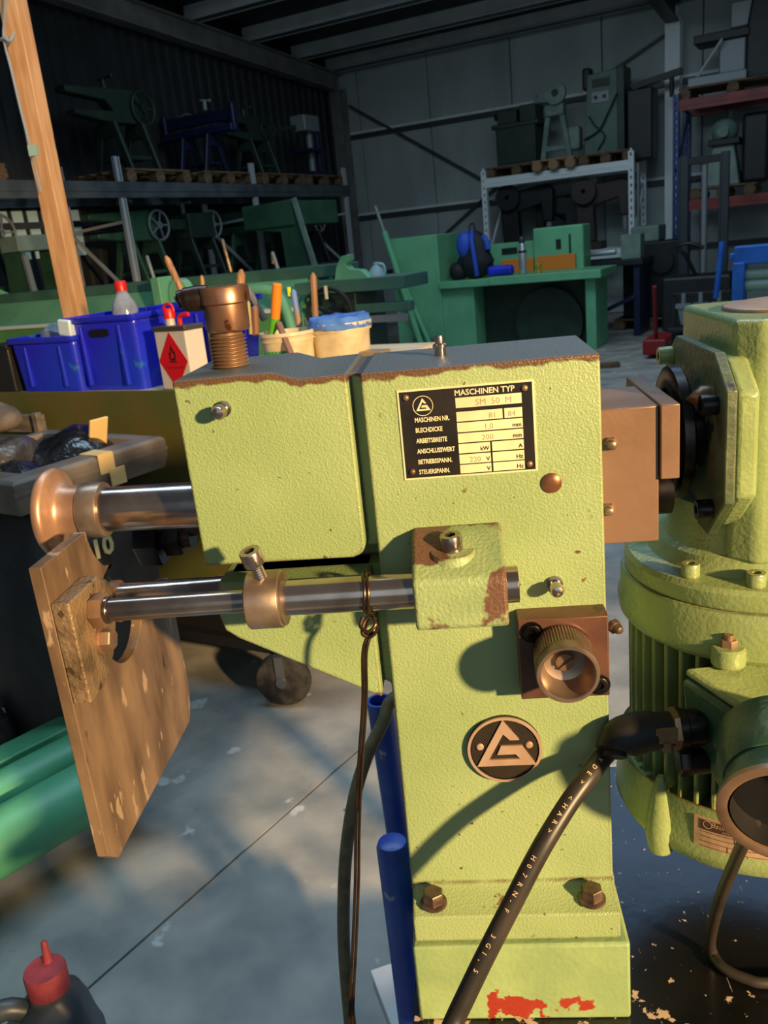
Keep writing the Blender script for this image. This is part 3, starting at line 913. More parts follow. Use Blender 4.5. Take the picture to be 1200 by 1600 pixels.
# motor data plate, bent round the fan cover
def bend(mb, n0, r, th0, zc):
    mb.bm.verts.ensure_lookup_table()
    for v in list(mb.bm.verts)[n0:]:
        th = th0 + v.co.x/r
        rr = r + v.co.z
        v.co = Vector((MX + rr*math.sin(th), MY - rr*math.cos(th), zc-0.0085 + v.co.y))
TH0 = math.asin((0.1875-MX)/0.1293)
m = MB()
w_, h_ = 0.094, 0.0405
for i in range(12):
    m.box(w_*i/12, w_*(i+1)/12, 0, h_, -0.002, 0.0008)
bend(m, 0, 0.1293, TH0, 0.8570)
DPM = mat('motor_plate', (190, 160, 134), 0.4, 0.2, (168, 138, 112), 40, spots=((86, 54, 34), 60, 0.72))
mp_ = m.out('motor_plate', DPM, gm, label='small copper toned motor data plate')
m = MB()
for i in range(9):
    m.box(0.005+0.0062*i, 0.005+0.0062*(i+1), h_-0.0125, h_-0.0020, 0.0006, 0.0011)
bend(m, 0, 0.1293, TH0, 0.8570)
m.out('brand_field', mat('brown_print', (70, 44, 30), 0.45), mp_, thing=gm, smooth=False)
m = MB()
glyphs(m, 'Bauknecht', 0.0072, Matrix.Translation((0.0150, h_-0.0075, 0.0012)), shear=0.25)
glyphs(m, 'HIMMEL', 0.0040, Matrix.Translation((0.0255, h_-0.0117, 0.0012)), xs=1.25)
m.lathe([(0.0042, 0), (0.0042, 0.0002), (0.0035, 0.0002), (0.0035, 0)], (0.0125, h_-0.0062, 0.0011), (0, 0, 1), 24, close=True)
bend(m, 0, 0.1293, TH0, 0.8570)
m.out('brand_lettering', DPM, mp_, thing=gm, smooth=False)
m = MB()
for z in (0.0035, 0.0095, 0.0150, 0.0205, 0.0255):
    for i in range(10):
        m.box(0.006+0.0086*i, 0.006+0.0086*(i+1), z, z+0.0004, 0.0008, 0.0011)
for x, z in ((0.030, 0.0095), (0.036, 0.0205), (0.047, 0.0035), (0.066, 0.0035), (0.078, 0.0035), (0.04, 0.015)):
    m.box(x, x+0.0004, z, z+0.0055, 0.0008, 0.0011)
bend(m, 0, 0.1293, TH0, 0.8570)
m.out('ruled_lines', mat('brown_print', (70, 44, 30)), mp_, thing=gm, smooth=False)

# ================================================================== CABLES, HOSE, WIRE
way = [(984, 1142, .645), (957, 1170, .648), (943, 1183, .644), (932, 1197, .633), (914, 1220, .620), (888, 1256, .607), (855, 1309, .590), (832, 1350, .580), (810, 1393, .571), (760, 1490, .553), (728, 1556, .540), (705, 1606, .528)]
pts = [g0+gd*0.064+Vector((0, -0.001, -0.006))] + [at_y(x, y, Y) for x, y, Y in way[1:]]
pts += [at_y(672, 1690, .495), at_y(650, 1800, .47), Vector((-0.085, 0.44, 0.40)), Vector((-0.10, 0.43, 0.20)), Vector((-0.14, 0.44, 0.03)), Vector((-0.3, 0.5, 0.009)), Vector((-0.6, 0.45, 0.009))]
pc = Thing('power_cable', 'thick black printed power cable running from the motor past the emblem', 'cable', pts[-1], world=True)
m = MB(); m.tube(pts, 0.0083, n=14, smooth=8); path = m.path
m.out('sheath', CABLE, pc)
m = MB()
s_ = '<VDE> <HAR>  H07RN-F  3G1,5'
acc = 0.0; k = 0
cl_ = [0.0]
for a, b_ in zip(path, path[1:]):
    cl_.append(cl_[-1] + (b_-a).length)
def along(t):
    for i in range(len(cl_)-1):
        if cl_[i+1] >= t:
            f = (t-cl_[i])/max(1e-9, cl_[i+1]-cl_[i])
            return path[i].lerp(path[i+1], f), (path[i+1]-path[i]).normalized()
    return path[-1], (path[-1]-path[-2]).normalized()
eye = Vector((0, 0, CAMZ))
for i, chx in enumerate(s_):
    if chx == ' ':
        continue
    p, t = along(0.030 + i*0.0078)
    tow = Vector((0.1, -1.0, 0.45)); tow = (tow - t*tow.dot(t)).normalized()
    side = tow.cross(t)
    nrm = (tow*0.92 - side*0.38).normalized()
    upv = nrm.cross(t)
    M = Matrix((t, upv, nrm)).transposed().to_4x4(); M.translation = p + nrm*0.0083 - upv*0.0022
    glyphs(m, chx, 0.0056, M)
m.out('printed_lettering', mat('cable_print', (226, 196, 150), 0.5), pc, smooth=False)

p2 = [at_y(1178, 1285, .565), at_y(1152, 1338, .597), at_y(1125, 1405, .640), at_y(1111, 1462, .682), at_z(1113, 1488, .7165), at_z(1130, 1512, .7160), at_z(1165, 1529, .7160), at_z(1205, 1536, .7160), Vector((0.33, 0.66, .716)), Vector((0.40, 0.67, .716)), Vector((0.433, 0.67, .700)), Vector((0.445, 0.67, .60)), Vector((0.46, 0.68, .25)), Vector((0.52, 0.72, .03)), Vector((0.62, 0.78, .0055)), Vector((1.0, 0.9, .0055))]
m = MB(); m.tube(p2, 0.0052, n=12, smooth=8)
o = m.out('motor_cable', CABLE, None)
tag(o, 'thinner brown black cable looping from the motor terminal box onto the black tabletop', 'cable')

# wire tied round the stop rod
m = MB()
RX = -0.0860
for k in range(2):
    pts = [(RX + 0.003*k + 0.001*math.sin(3*a), RY - math.cos(a)*0.0163, RZ + math.sin(a)*0.0163) for a in [i*2*math.pi/20 for i in range(20)]]
    m.tube(pts, 0.0013, n=7, closed=True)
kx, ky, kz = RX+0.001, RY-0.014, RZ-0.0205
m.tube([(kx-0.004, ky+0.001, kz+0.006), (kx-0.006, ky-0.003, kz), (kx, ky-0.005, kz-0.004), (kx+0.006, ky-0.002, kz+0.001), (kx+0.003, ky+0.003, kz+0.006), (kx-0.003, ky+0.001, kz+0.002), (kx-0.005, ky-0.004, kz-0.006), (kx, ky-0.002, kz-0.010)], 0.0015, n=7, smooth=5)
m.tube([(kx+0.005, ky, kz+0.006), (kx+0.007, ky-0.003, kz-0.003), (kx+0.001, ky-0.004, kz-0.009), (kx-0.004, ky, kz-0.006), (kx+0.001, ky+0.002, kz+0.003)], 0.0014, n=7, smooth=5)
for dx, dy in ((0, 0), (0.0026, 0.001)):
    q = [Vector((kx+dx, ky+dy, kz-0.006))] + [at_y(x+dx*2000, y, Y) for x, y, Y in ((567, 1020, .602), (567, 1095, .600), (560, 1200, .598), (556, 1300, .596), (555, 1380, .595), (551, 1480, .593), (547, 1560, .592), (546, 1620, .592), (560, 1720, .60))]
    m.tube(q, 0.00135, n=7, smooth=5)
o = m.out('wire', mat('dark_wire', (62, 46, 34), 0.35, 0.6, (40, 32, 28), 40), None)
tag(o, 'thin dark doubled wire knotted round the stop rod and hanging straight down', 'wire')

# beige hose and blue pipes beside the table
ph = [at_y(625, 1085, 1.02), at_y(598, 1130, 1.0), at_y(572, 1185, .98), at_y(553, 1250, .96), at_y(541, 1330, .94), at_y(537, 1410, .93), at_y(538, 1490, .92), at_y(547, 1600, .91), at_y(560, 1700, .90)]
ph += [Vector((-0.22, .86, .05)), Vector((-0.25, .74, .013)), Vector((-0.25, .5, .013))]
ph = [Vector((0.12, 1.04, .80)), Vector((0.0, 1.04, .84))] + ph
m = MB(); m.tube(ph, 0.0088, n=12, smooth=6)
o = m.out('hose', mat('hose_beige', (112, 104, 74), 0.6, 0, (92, 86, 62), 60, bump=0.3, bscale=300), None)
tag(o, 'beige woven hose bending down to the floor beside the blue pipes', 'hose')

def pipe(name, top, bot, r, label, open_top=True):
    top, bot = Vector(top), Vector(bot)
    d = top-bot
    T = Thing(name, label, 'pipe', bot, world=True)
    m = MB(); L_ = d.length
    m.lathe([(r*0.8, L_-0.12), (r*0.8, L_), (r, L_), (r, 0.0), (r*0.8, 0.0), (r*0.8, 0.02)] if open_top else [(0, 0), (r, 0), (r, L_-r*0.5), (r*0.86, L_-r*0.15), (r*0.5, L_), (0, L_)], bot, d, 28)
    m.out('tube', BLUEP, T)
    m = MB(); m.lathe([(r*2.2, 0), (r*2.2, 0.006), (r, 0.006)], (bot.x, bot.y, 0.0), (0, 0, 1), 24)
    m.out('foot', BLUEP, T)
t = at_y(593, 1094, 1.06)
pipe('upright_pipe', t, (t.x+0.02, 1.08, 0.0), 0.0185, 'tall blue pipe with an open top standing behind the beige hose')
t = at_y(612, 1312, .80)
pipe('upright_pipe', t, (t.x+0.005, .80, 0.0), 0.0185, 'shorter chalky blue pipe with rounded top standing before the open pipe', False)
MB().box(-0.085, 0.43, 0.53, 0.99, 0.245, 0.262).out('shelf', mat('shelf_grey', (112, 104, 98), 0.55, 0, (90, 84, 80), 12), st, 0.002)
c = at_z(632, 1530, 0.30)
bx = Thing('white_card_box', 'small flat white card box on the lower shelf beside the blue pipes', 'box', (c.x+0.06, c.y, 0.262), R(22))
MB().box(-0.10, 0.08, -0.05, 0.06, 0, 0.032).out('carton', mat('white_card', (200, 204, 204), 0.6), bx, 0.002)
MB().box(-0.102, 0.082, -0.052, 0.062, 0.032, 0.038).out('lid', mat('white_card', (200, 204, 204)), bx, 0.002)

# ================================================================== FLOOR with one cut joint
CONC = mat('concrete', (174, 170, 160), 0.62, 0, (122, 124, 122), 4.5, nlo=0.35, nhi=0.7, bump=0.2, bscale=90, spots=((200, 200, 194), 7.0, 0.66), spots2=((92, 92, 90), 22, 0.71), rvar=0.12, spec=0.4)
fm = Matrix.Rotation(HA - R(6.8), 4, 'Z')          # local y runs along the joint
j = fm.inverted() @ at_z(415, 1300, 0)
m = MB()
for x0, x1, z in ((-16, j.x-0.0035, 0), (j.x+0.0035, 14, 0)):
    m.box(x0, x1, -6, 26, -0.10, z, fm)
m.box(j.x-0.01, j.x+0.01, -6, 26, -0.12, -0.007, fm)
fo = m.out('floor', CONC, None, smooth=False); fo['kind'] = 'structure'

# ================================================================== WORKBENCH TROLLEY with olive front panel
OLIVE = mat('olive_panel', (92, 84, 40), 0.45, 0, (74, 82, 40), 3.0, bump=0.05, bscale=80, spots=((128, 116, 70), 14, 0.74), rvar=0.1)
TBL = mat('bench_board', (206, 184, 150), 0.6, 0, (184, 160, 126), 5, stretch=(1, 6, 6))
BLK = mat('black_frame', (28, 28, 30), 0.5)
tv0, tu0, tu1, tz = 2.0, -2.80, -1.22, 1.045
tr = Thing('workbench_trolley', 'wheeled workbench with dark olive front panel carrying blue bins and paint buckets', 'workbench', H((tu0+tu1)/2, 2.35), HA)
hw = (tu1-tu0)/2
MB().box(-hw, hw, -0.35, 0.40, tz-0.03, tz).out('worktop', TBL, tr, 0.003)
MB().box(-hw, hw-0.02, -0.362, -0.352, 0.40, tz+0.006).out('front_panel', OLIVE, tr, 0.002, label='dark olive sheet metal front panel')
for x in (-hw+0.05, 0.443):
    for y in (-0.31, 0.35):
        MB().box(x-0.025, x+0.025, y-0.025, y+0.025, 0.165, tz-0.03).out('leg', BLK, tr, 0.002)
m = MB(); m.box(-hw+0.03, 0.47, -0.33, 0.38, 0.40, 0.43); m.box(-hw+0.03, 0.47, -0.33, -0.29, 0.165, 0.20); m.box(-hw+0.03, 0.47, 0.33, 0.37, 0.165, 0.20)
m.out('underframe', BLK, tr)
TYRE = mat('tyre', (34, 33, 34), 0.7, 0, (60, 58, 56), 30)
for x in (-hw+0.05, 0.443):
    for y in (-0.31, 0.35):
        m = MB(); d = Vector((0.35, -1, 0)).normalized(); p = Vector((x, y-0.04, 0.092)); sc_ = 1.15
        m.lathe([(a_*sc_, b_*sc_) for a_, b_ in ((0.02, -0.022), (0.058, -0.021), (0.075, -0.018), (0.080, -0.010), (0.080, 0.010), (0.075, 0.018), (0.058, 0.021), (0.02, 0.022))], p, d, 28)
        w_ = m.out('castor_wheel', TYRE, tr)
        m = MB(); m.cyl(p-d*0.034, p+d*0.034, 0.018, n=14)
        for s in (-1, 1):
            m.bar(p+d*(0.028*s), p+d*(0.028*s)+Vector((0, 0, 0.092)), 0.03, 0.006, up=d)
        m.box(x-0.035, x+0.035, y-0.035, y+0.035, 0.158, 0.168)
        m.out('fork', mat('zinc', (130, 132, 134), 0.4, 0.8), w_)
MB().box(-0.03, 0.5, -0.12, 0.36, tz, tz+0.030, Matrix.Translation((hw-0.52, 0.0, 0))).out('board', mat('pale_board', (226, 202, 166), 0.6, 0, (206, 180, 142), 6, stretch=(1, 8, 1)), tr, 0.002, label='pale board lying at the bench end')

MB().box(-hw+0.08, 0.42, -0.29, 0.33, 0.17, 0.395).out('under_bench_shade', BLK, tr, 0.004)  # black box added as the shadow beneath the front panel

def on_bench(u, v, z=tz):
    return H(u, v, z)

# blue plastic bins
BLUEB = mat('blue_plastic', (38, 40, 222), 0.28, 0, (30, 54, 210), 4, spec=0.5, spots=((40, 104, 180), 7, 0.62), rvar=0.1)
def bin_(name, label, u0, u1, v0, v1, h, slot=True, flare=0.022):
    T = Thing(name, label, 'bin', on_bench((u0+u1)/2, (v0+v1)/2), HA, group='blue plastic bins on the bench')
    x, y = (u1-u0)/2, (v1-v0)/2
    def loop(k, z):
        a, b = x-k, y-k; r = 0.02
        pts = []
        for cx, cy, a0 in ((a-r, b-r, 0), (-a+r, b-r, 90), (-a+r, -b+r, 180), (a-r, -b+r, 270)):
            pts += [(p[0], p[1], z) for p in arc(cx, cy, r, a0, a0+90, 3)]
        return pts
    m = MB()
    m.loop_skin([loop(flare, 0), loop(0.002, h-0.03), loop(0.002, h-0.004)], cap=False)
    bb = [v for v in m.bm.verts if abs(v.co.z) < 1e-6]
    m.face(bb[::-1])
    m.out('shell', BLUEB, T, solid=0.003)
    m = MB()
    lo = [loop(-0.010, h-0.018), loop(-0.010, h), loop(0.006, h), loop(0.006, h-0.006)]
    m.loop_skin(lo, cap=False)
    m.out('rim', BLUEB, T, solid=0.002)
    for sx in (-1, 1):
        m = MB(); m.box(sx*x*0.55-0.006, sx*x*0.55+0.006, -y-0.003, -y+0.012, 0.02, h-0.03)
        m.out('rib', BLUEB, T, 0.002)
    if slot:
        m = MB(); m.prism([(-0.030+p[0], p[1]) for p in arc(0, h-0.052, 0.012, 90, 270, 6)] + [(0.030+p[0], p[1]) for p in arc(0, h-0.052, 0.012, -90, 90, 6)], 'y', -y-0.004, -y-0.001)
        m.out('hand_hole', mat('hole_black', (6, 6, 14), 0.6), T)
    return T
bin_('blue_bin', 'smallest blue plastic bin with clear plastic scraps at the bench end', -2.525, -2.225, 2.005, 2.27, 0.185, slot=False, flare=0.01)
bin_('blue_bin', 'tall blue plastic bin with dark hand hole and a red capped bottle in it', -2.262, -1.960, 2.02, 2.31, 0.240)
bin_('blue_bin', 'tall blue plastic bin behind the white solvent can', -2.020, -1.770, 2.16, 2.44, 0.250, slot=False)

CLEAR = mat('clear_plastic', (196, 206, 214), 0.18, 0, (150, 160, 168), 10, trans=0.45, bump=0.3, bscale=30)
m = MB(); m.ball((0, 0, 0), 0.06, 14, (1.6, 1.0, 0.62))
for v in m.bm.verts: v.co += Vector((random.uniform(-1, 1), random.uniform(-1, 1), random.uniform(-1, 1)))*0.008
o = m.out('plastic_wrap', CLEAR, None); o.location = on_bench(-2.37, 2.13, tz+0.190); tag(o, 'crumpled grey clear plastic wrap heaped in the smallest blue bin', 'plastic wrap')
o = MB().box(-0.028, 0.028, -0.02, 0.02, -0.025, 0.028).out('foam_block', mat('white_foam', (206, 226, 232), 0.5), None, 0.006)
o.location = on_bench(-2.245, 2.02, tz+0.21); o.rotation_euler = (0, 0.1, HA); tag(o, 'small white foam block wedged between the two front blue bins', 'foam')
bt = Thing('plastic_bottle', 'clear plastic bottle with red screw cap standing in the tall blue bin', 'bottle', on_bench(-2.15, 2.19, tz+0.004), HA)
m = MB(); m.lathe([(0, 0), (0.04, 0), (0.044, 0.01), (0.044, 0.235), (0.038, 0.262), (0.018, 0.298), (0.015, 0.312), (0.0, 0.312)], (0, 0, 0), up, 24); m.out('bottle_body', CLEAR, bt)
REDP = mat('red_plastic', (206, 32, 34), 0.35)
m = MB(); m.lathe([(0.020, 0.302), (0.020, 0.330), (0.0175, 0.334), (0, 0.334)], (0, 0, 0), up, 20); m.out('cap', REDP, bt)

# white solvent can with the flame diamond
def can(u, v, rz, label, w, d, h, white=True):
    T = Thing('solvent_can', label, 'can', on_bench(u, v), HA+rz)
    WH = mat('can_white', (206, 200, 190), 0.35) if white else mat('can_tin', (150, 142, 130), 0.3, 0.7)
    MB().box(-w/2, w/2, -d/2, d/2, 0.003, h-0.012).out('can_body', WH, T, 0.006, 3)
    for z0, z1 in ((h-0.016, h), (0, 0.006)):
        m = MB(); m.box(-w/2-0.0015, w/2+0.0015, -d/2-0.0015, d/2+0.0015, z0, z1)
        m.out('seam_rim', mat('can_tin_dark', (96, 92, 88), 0.35, 0.6), T, 0.0025)
    m = MB(); m.lathe([(0.016, h), (0.015, h+0.022)], (-w*0.20, 0, 0), up, 18)
    sp = m.out('neck', mat('neck_clear', (196, 190, 184), 0.35), T)
    m = MB(); m.lathe([(0.0185, h+0.020), (0.0185, h+0.046), (0.016, h+0.050), (0, h+0.05)], (-w*0.20, 0, 0), up, 18)
    m.tube([(-w*0.20-0.022, 0, h+0.040), (-w*0.20-0.018, 0, h+0.056), (-w*0.20, 0, h+0.064), (-w*0.20+0.018, 0, h+0.056), (-w*0.20+0.022, 0, h+0.040)], 0.0045, n=8, smooth=4)
    m.out('cap', REDP, T)
    m = MB(); m.tube([(w*0.10, 0, h), (w*0.12, 0, h+0.022), (w*0.22, 0, h+0.028), (w*0.40, 0, h+0.030)], 0.007, n=8, smooth=4)
    m.out('handle', REDP, T)
    if white:
        s = w*0.455; c = h*0.47
        m = MB(); m.prism([(-s, c), (0, c-s*1.36), (s, c), (0, c+s*1.36)], 'y', -d/2-0.0012, -d/2+0.001)
        dm = m.out('warning_diamond', mat('diamond_red', (206, 16, 28), 0.4), T, smooth=False)
        k = s*0.0105*1.0
        fl_ = [(-10, -4), (-16, 8), (-15, 20), (-10, 28), (-9, 20), (-5, 26), (-6, 38), (2, 52), (2, 40), (8, 30), (9, 22), (13, 30), (16, 18), (15, 6), (10, -4)]
        m = MB(); m.prism([(x*k*1.35, c + (y+6)*k*1.35) for x, y in fl_], 'y', -d/2-0.0018, -d/2-0.0010)
        m.box(-s*0.27, s*0.27, -d/2-0.0018, -d/2-0.001, c-s*0.06, c+s*0.0)
        m.out('flame_symbol', mat('print_black', (20, 12, 12), 0.5), dm, smooth=False)
        m = MB(); m.prism([(x*k*0.62, c+s*0.10 + (y+8)*k*0.62) for x, y in fl_], 'y', -d/2-0.0024, -d/2-0.0016)
        m.out('flame_core', mat('diamond_red', (206, 16, 28)), dm, smooth=False)
        m = MB(); glyphs(m, 'F  Leichtentzündlich', s*0.16, Matrix.Translation((-s*0.62, -d/2-0.0014, c-s*0.34)) @ Matrix.Rotation(R(90), 4, 'X'))
        m.out('hazard_lettering', mat('print_dark_red', (110, 10, 16), 0.5), dm, smooth=False)
    return T
can(-1.802, 2.04, R(-8), 'white rectangular solvent can with red flame warning diamond', 0.142, 0.075, 0.198)
can(-1.715, 2.15, R(10), 'bare tin can with red handle half hidden behind the white solvent can', 0.085, 0.07, 0.185, white=False)

def pz(px, py, v):
    d = ray(px, py); n = Vector((-math.sin(HA), math.cos(HA), 0))
    return Vector((0, 0, CAMZ)) + d*(v/(d.dot(n)))
# the upright post and its cord
PINE = mat('pine_wood', (222, 170, 118), 0.55, 0, (202, 146, 94), 7, stretch=(6, 6, 0.6), bump=0.1, bscale=60, spots=((160, 112, 70), 6, 0.72))
p0 = pz(122, 500, 2.93)
ps = Thing('wooden_post', 'tall square pine post standing upright behind the blue bins', 'post', (p0.x, p0.y, 0), R(-12))
MB().box(-0.050, 0.038, -0.04, 0.04, 0, 3.6).out('beam', PINE, ps, 0.003)
MB().box(-0.18, 0.18, -0.15, 0.15, 0, 0.04).out('foot', PINE, ps, 0.004)
m = MB()
m.tube([pz(x, y, v_) for x, y, v_ in ((12, -40, 2.84), (8, 20, 2.84), (6, 60, 2.84), (18, 110, 2.83), (32, 170, 2.83), (46, 225, 2.83), (55, 262, 2.84), (64, 300, 2.845))], 0.0055, n=8, smooth=5)
m.tube([pz(x, y, v_) for x, y, v_ in ((2, 62, 2.84), (8, 60, 2.83), (16, 64, 2.83), (22, 52, 2.845))], 0.008, n=8, smooth=4)
o = m.out('cord', mat('cord_white', (150, 156, 158), 0.7), None)
tag(o, 'pale cord hanging along the tall pine post with a knot near its top', 'cord')
o = MB().box(-0.02, 0.02, -0.006, 0.006, -0.022, 0.022).out('paper_tag', mat('tag_green', (150, 176, 160), 0.6), None)
o.location = pz(52, 235, 2.82); tag(o, 'small pale green paper tag hanging on the white cord', 'tag')

# paint buckets, brushes and sticks behind the screw
WHITEP = mat('bucket_white', (222, 206, 170), 0.45, 0, (196, 176, 136), 12, spots=((180, 130, 90), 30, 0.70))
def bucket(u, v, r, h, label, rimm, paper=None):
    T = Thing('paint_bucket', label, 'bucket', on_bench(u, v, tz+0.0), HA)
    m = MB(); m.lathe([(0, 0), (r*0.86, 0), (r*0.88, 0.004), (r*0.99, h-0.02), (r*1.06, h-0.02), (r*1.06, h-0.012), (r, h-0.012), (r*1.02, h), (r*0.97, h), (r*0.95, 0.01), (0, 0.01)], (0, 0, 0), up, 36)
    m.out('pail', WHITEP, T)
    m = MB(); m.lathe([(r*1.02, h-0.006), (r*1.08, h-0.002), (r*1.07, h+0.008), (r*0.98, h+0.008), (r*0.97, h)], (0, 0, 0), up, 36, close=True)
    m.out('rim', rimm, T)
    if paper:
        m = MB(); n0 = 0
        for i in range(8):
            a0, a1 = R(-125+i*9), R(-125+(i+1)*9); rr = r*0.945
            vs = [m.bm.verts.new((rr*math.cos(a)*k, rr*math.sin(a)*k, z)) for a in (a0, a1) for z, k in ((h*0.25, 1.0), (h*0.62, 1.035))]
            m.face([vs[0], vs[2], vs[3], vs[1]])
        m.out('label_band', paper, T, solid=0.001)
    return T
bucket(-1.605, 2.33, 0.085, 0.125, 'paint splashed white bucket with green label holding brushes', WHITEP, mat('label_green', (70, 160, 70), 0.5))
bucket(-1.475, 2.45, 0.098, 0.135, 'white bucket with blue rag over its rim and wooden sticks', WHITEP)
m = MB(); 
m.lathe([(0.02, 0.010), (0.095, 0.012), (0.104, 0.004), (0.108, -0.022), (0.106, -0.024), (0.10, 0.0)], (0, 0, 0), up, 26)
for v in m.bm.verts: v.co.z += random.uniform(-0.006, 0.006); v.co.x *= random.uniform(0.97, 1.02)
o = m.out('rag', mat('blue_rag', (84, 130, 200), 0.8, 0, (60, 104, 176), 20), None); o.location = on_bench(-1.475, 2.45, tz+0.150); tag(o, 'light blue rag spread over the rim of the rear paint bucket', 'rag')

def stick(name, label, cat, p, q, w, m_, group=None):
    p, q = Vector(p), Vector(q)
    mb = MB(); d = (q-p); mb.tube([p, p.lerp(q, 0.5), p.lerp(q, 0.93), q], [w, w, w, w*0.35], n=8)
    o = mb.out(name, m_, None); tag(o, label, cat, group); return o
OAK = mat('handle_wood', (186, 134, 84), 0.55, 0, (150, 104, 62), 20, stretch=(4, 4, 1))
stick('wooden_stick', 'long pale round stick leaning over the blue bins', 'stick', pz(302, 495, 2.30), pz(259, 400, 2.30), 0.011, OAK)
stick('wooden_stick', 'thin stick with light tip just left of the copper screw head', 'stick', pz(322, 500, 2.42), pz(315, 430, 2.42), 0.008, OAK)
stick('wooden_stick', 'broad pale stick directly behind the copper screw head', 'stick', pz(372, 520, 2.36), pz(377, 421, 2.36), 0.014, OAK)
stick('wooden_stick', 'grey brown file handle leaning between screw and orange brush', 'stick', pz(414, 500, 2.36), pz(385, 448, 2.36), 0.012, mat('handle_grey', (110, 104, 98), 0.5))
stick('wooden_stick', 'dark brown round handle standing in the green labelled bucket', 'stick', pz(400, 525, 2.33), pz(398, 478, 2.33), 0.012, mat('handle_brown', (142, 96, 66), 0.5))
stick('wooden_stick', 'yellowish thin paddle standing in the green labelled bucket', 'stick', pz(392, 522, 2.30), pz(388, 470, 2.30), 0.006, mat('paddle_yellow', (170, 160, 90), 0.5))
stick('wooden_stick', 'stick with blue paint dipped lower end in the rag covered bucket', 'stick', pz(468, 515, 2.44), pz(458, 452, 2.44), 0.010, mat('stick_bluetip', (160, 130, 96), 0.6, 0, (90, 140, 200), 8))
stick('wooden_stick', 'tall pointed wooden stake standing behind the blue rag', 'stick', pz(494, 520, 2.48), pz(489, 426, 2.48), 0.011, mat('stake_wood', (152, 112, 74), 0.6))
stick('wooden_stick', 'brown slanting hammer handle resting against the paint bucket', 'stick', pz(462, 570, 2.20), pz(434, 502, 2.30), 0.011, mat('handle_brown', (142, 96, 66)))
br_ = Thing('paint_brush', 'brush with bright orange handle and green collar standing in the bucket', 'brush', pz(428, 522, 2.30), 0.0, world=True)
m = MB(); a, b_ = pz(430, 498, 2.30), pz(433, 443, 2.30); m.tube([a, a.lerp(b_, .5), b_], [0.0155, 0.0165, 0.0155], n=12); m.out('handle', mat('orange_plastic', (245, 140, 30), 0.4), br_, 0.002)
m = MB(); m.tube([pz(424, 522, 2.30), pz(428, 508, 2.30), pz(430, 495, 2.30)], [0.010, 0.015, 0.0155], n=12); m.out('collar', mat('green_plastic', (96, 186, 44), 0.4), br_)
m = MB(); m.tube([pz(420, 545, 2.30), pz(424, 520, 2.30)], 0.010, n=10); m.out('bristles', mat('bristle', (140, 110, 70), 0.8), br_)
o = MB().box(-0.006, 0.006, -0.006, 0.006, 0, 0.03).out('yellow_clip', mat('yellow_plastic', (214, 220, 30), 0.4), None, 0.002)
o.location = pz(453, 463, 2.44); tag(o, 'bright yellow clip on top of a stick near the orange brush', 'clip')
o = MB().box(-0.045, 0.045, -0.03, 0.03, 0, 0.022).out('wood_block', mat('block_wood', (150, 106, 66), 0.6), None, 0.002)
o.location = pz(478, 585, 2.25); o.location.z = tz; o.rotation_euler = (0, 0, 0.3); tag(o, 'small brown wood block on the bench before the buckets', 'block')
o = MB().box(-0.055, 0.055, -0.03, 0.03, 0, 0.016).out('tin_lid', mat('lid_tin', (150, 130, 100), 0.5, 0.3), None, 0.002)
o.location = H(-1.36, 2.44, tz+0.030); o.rotation_euler = (0, 0, HA); tag(o, 'flat brown tin lid on the pale board at the bench end', 'lid')

# ================================================================== WHEELIE BIN
WB = mat('bin_grey', (118, 108, 98), 0.6, 0, (88, 80, 74), 8, bump=0.15, bscale=50)
na = math.atan2(0.87, 0.49)
wb = Thing('wheelie_bin', 'dirty grey wheelie bin with black bags and tape on its rim', 'bin', (-1.10, 1.93, 0), na)
# local x runs along the front edge away from the camera, local y to the far left
def wl(k, z, x1=0.46, y1=0.52):
    return [(k, k, z), (x1-k, k, z), (x1-k, y1-k, z), (k, y1-k, z)]
m = MB(); m.loop_skin([wl(0.075, 0.06), wl(0.03, 0.86)], cap=False); m.face([v for v in m.bm.verts if v.co.z < 0.1])
m.out('bin_body', mat('bin_shaded', (54, 51, 50), 0.6, 0, (40, 38, 38), 8), wb, solid=0.006)  # body colour darkened to carry the deep shadow below the rim
m = MB(); m.loop_skin([wl(-0.004, 0.865), wl(-0.014, 0.90), wl(-0.014, 0.945), wl(-0.006, 0.952), wl(0.045, 0.955), wl(0.05, 0.93)], cap=False)
m.out('rim', WB, wb, 0.006, 2, solid=0.006)
m = MB(); m.box(-0.018, 0.478, -0.018, -0.010, 0.915, 0.925)
m.out('rim_ridge', WB, wb)
for x in (0.02, 0.44):
    m = MB(); d = Vector((1, 0, 0)); m.lathe([(0.03, -0.022), (0.092, -0.022), (0.106, -0.018), (0.112, -0.01), (0.112, 0.01), (0.106, 0.018), (0.092, 0.022), (0.03, 0.022)], (x, 0.47, 0.112), d, 32)
    wh = m.out('wheel', TYRE, wb)
    m = MB(); m.cyl((x-0.03, 0.47, 0.112), (x+0.03, 0.47, 0.112), 0.022, n=14); m.out('hub', mat('zinc', (130, 132, 134)), wh)
TAPE = mat('masking_tape', (222, 190, 128), 0.6)
m = MB(); m.box(0.235, 0.285, -0.0165, 0.055, 0.957, 0.9585); m.box(0.235, 0.285, -0.0215, -0.0195, 0.905, 0.958); m.box(0.262, 0.312, -0.0240, -0.0200, 0.865, 0.912); m.out('tape_strip', TAPE, wb)
d = ray(150, 868); nn = Vector((math.sin(na), -math.cos(na), 0)); t_ = (Vector((-1.10, 1.93, 0)) - Vector((0, 0, CAMZ))).dot(nn)/d.dot(nn)
tp = wb.M.inverted() @ (Vector((0, 0, CAMZ)) + d*t_)
m = MB(); glyphs(m, '110', 0.075, Matrix.Translation((tp.x-0.03, 0.028, tp.z-0.02)) @ Matrix.Rotation(R(90), 4, 'X'), bold=0.03)
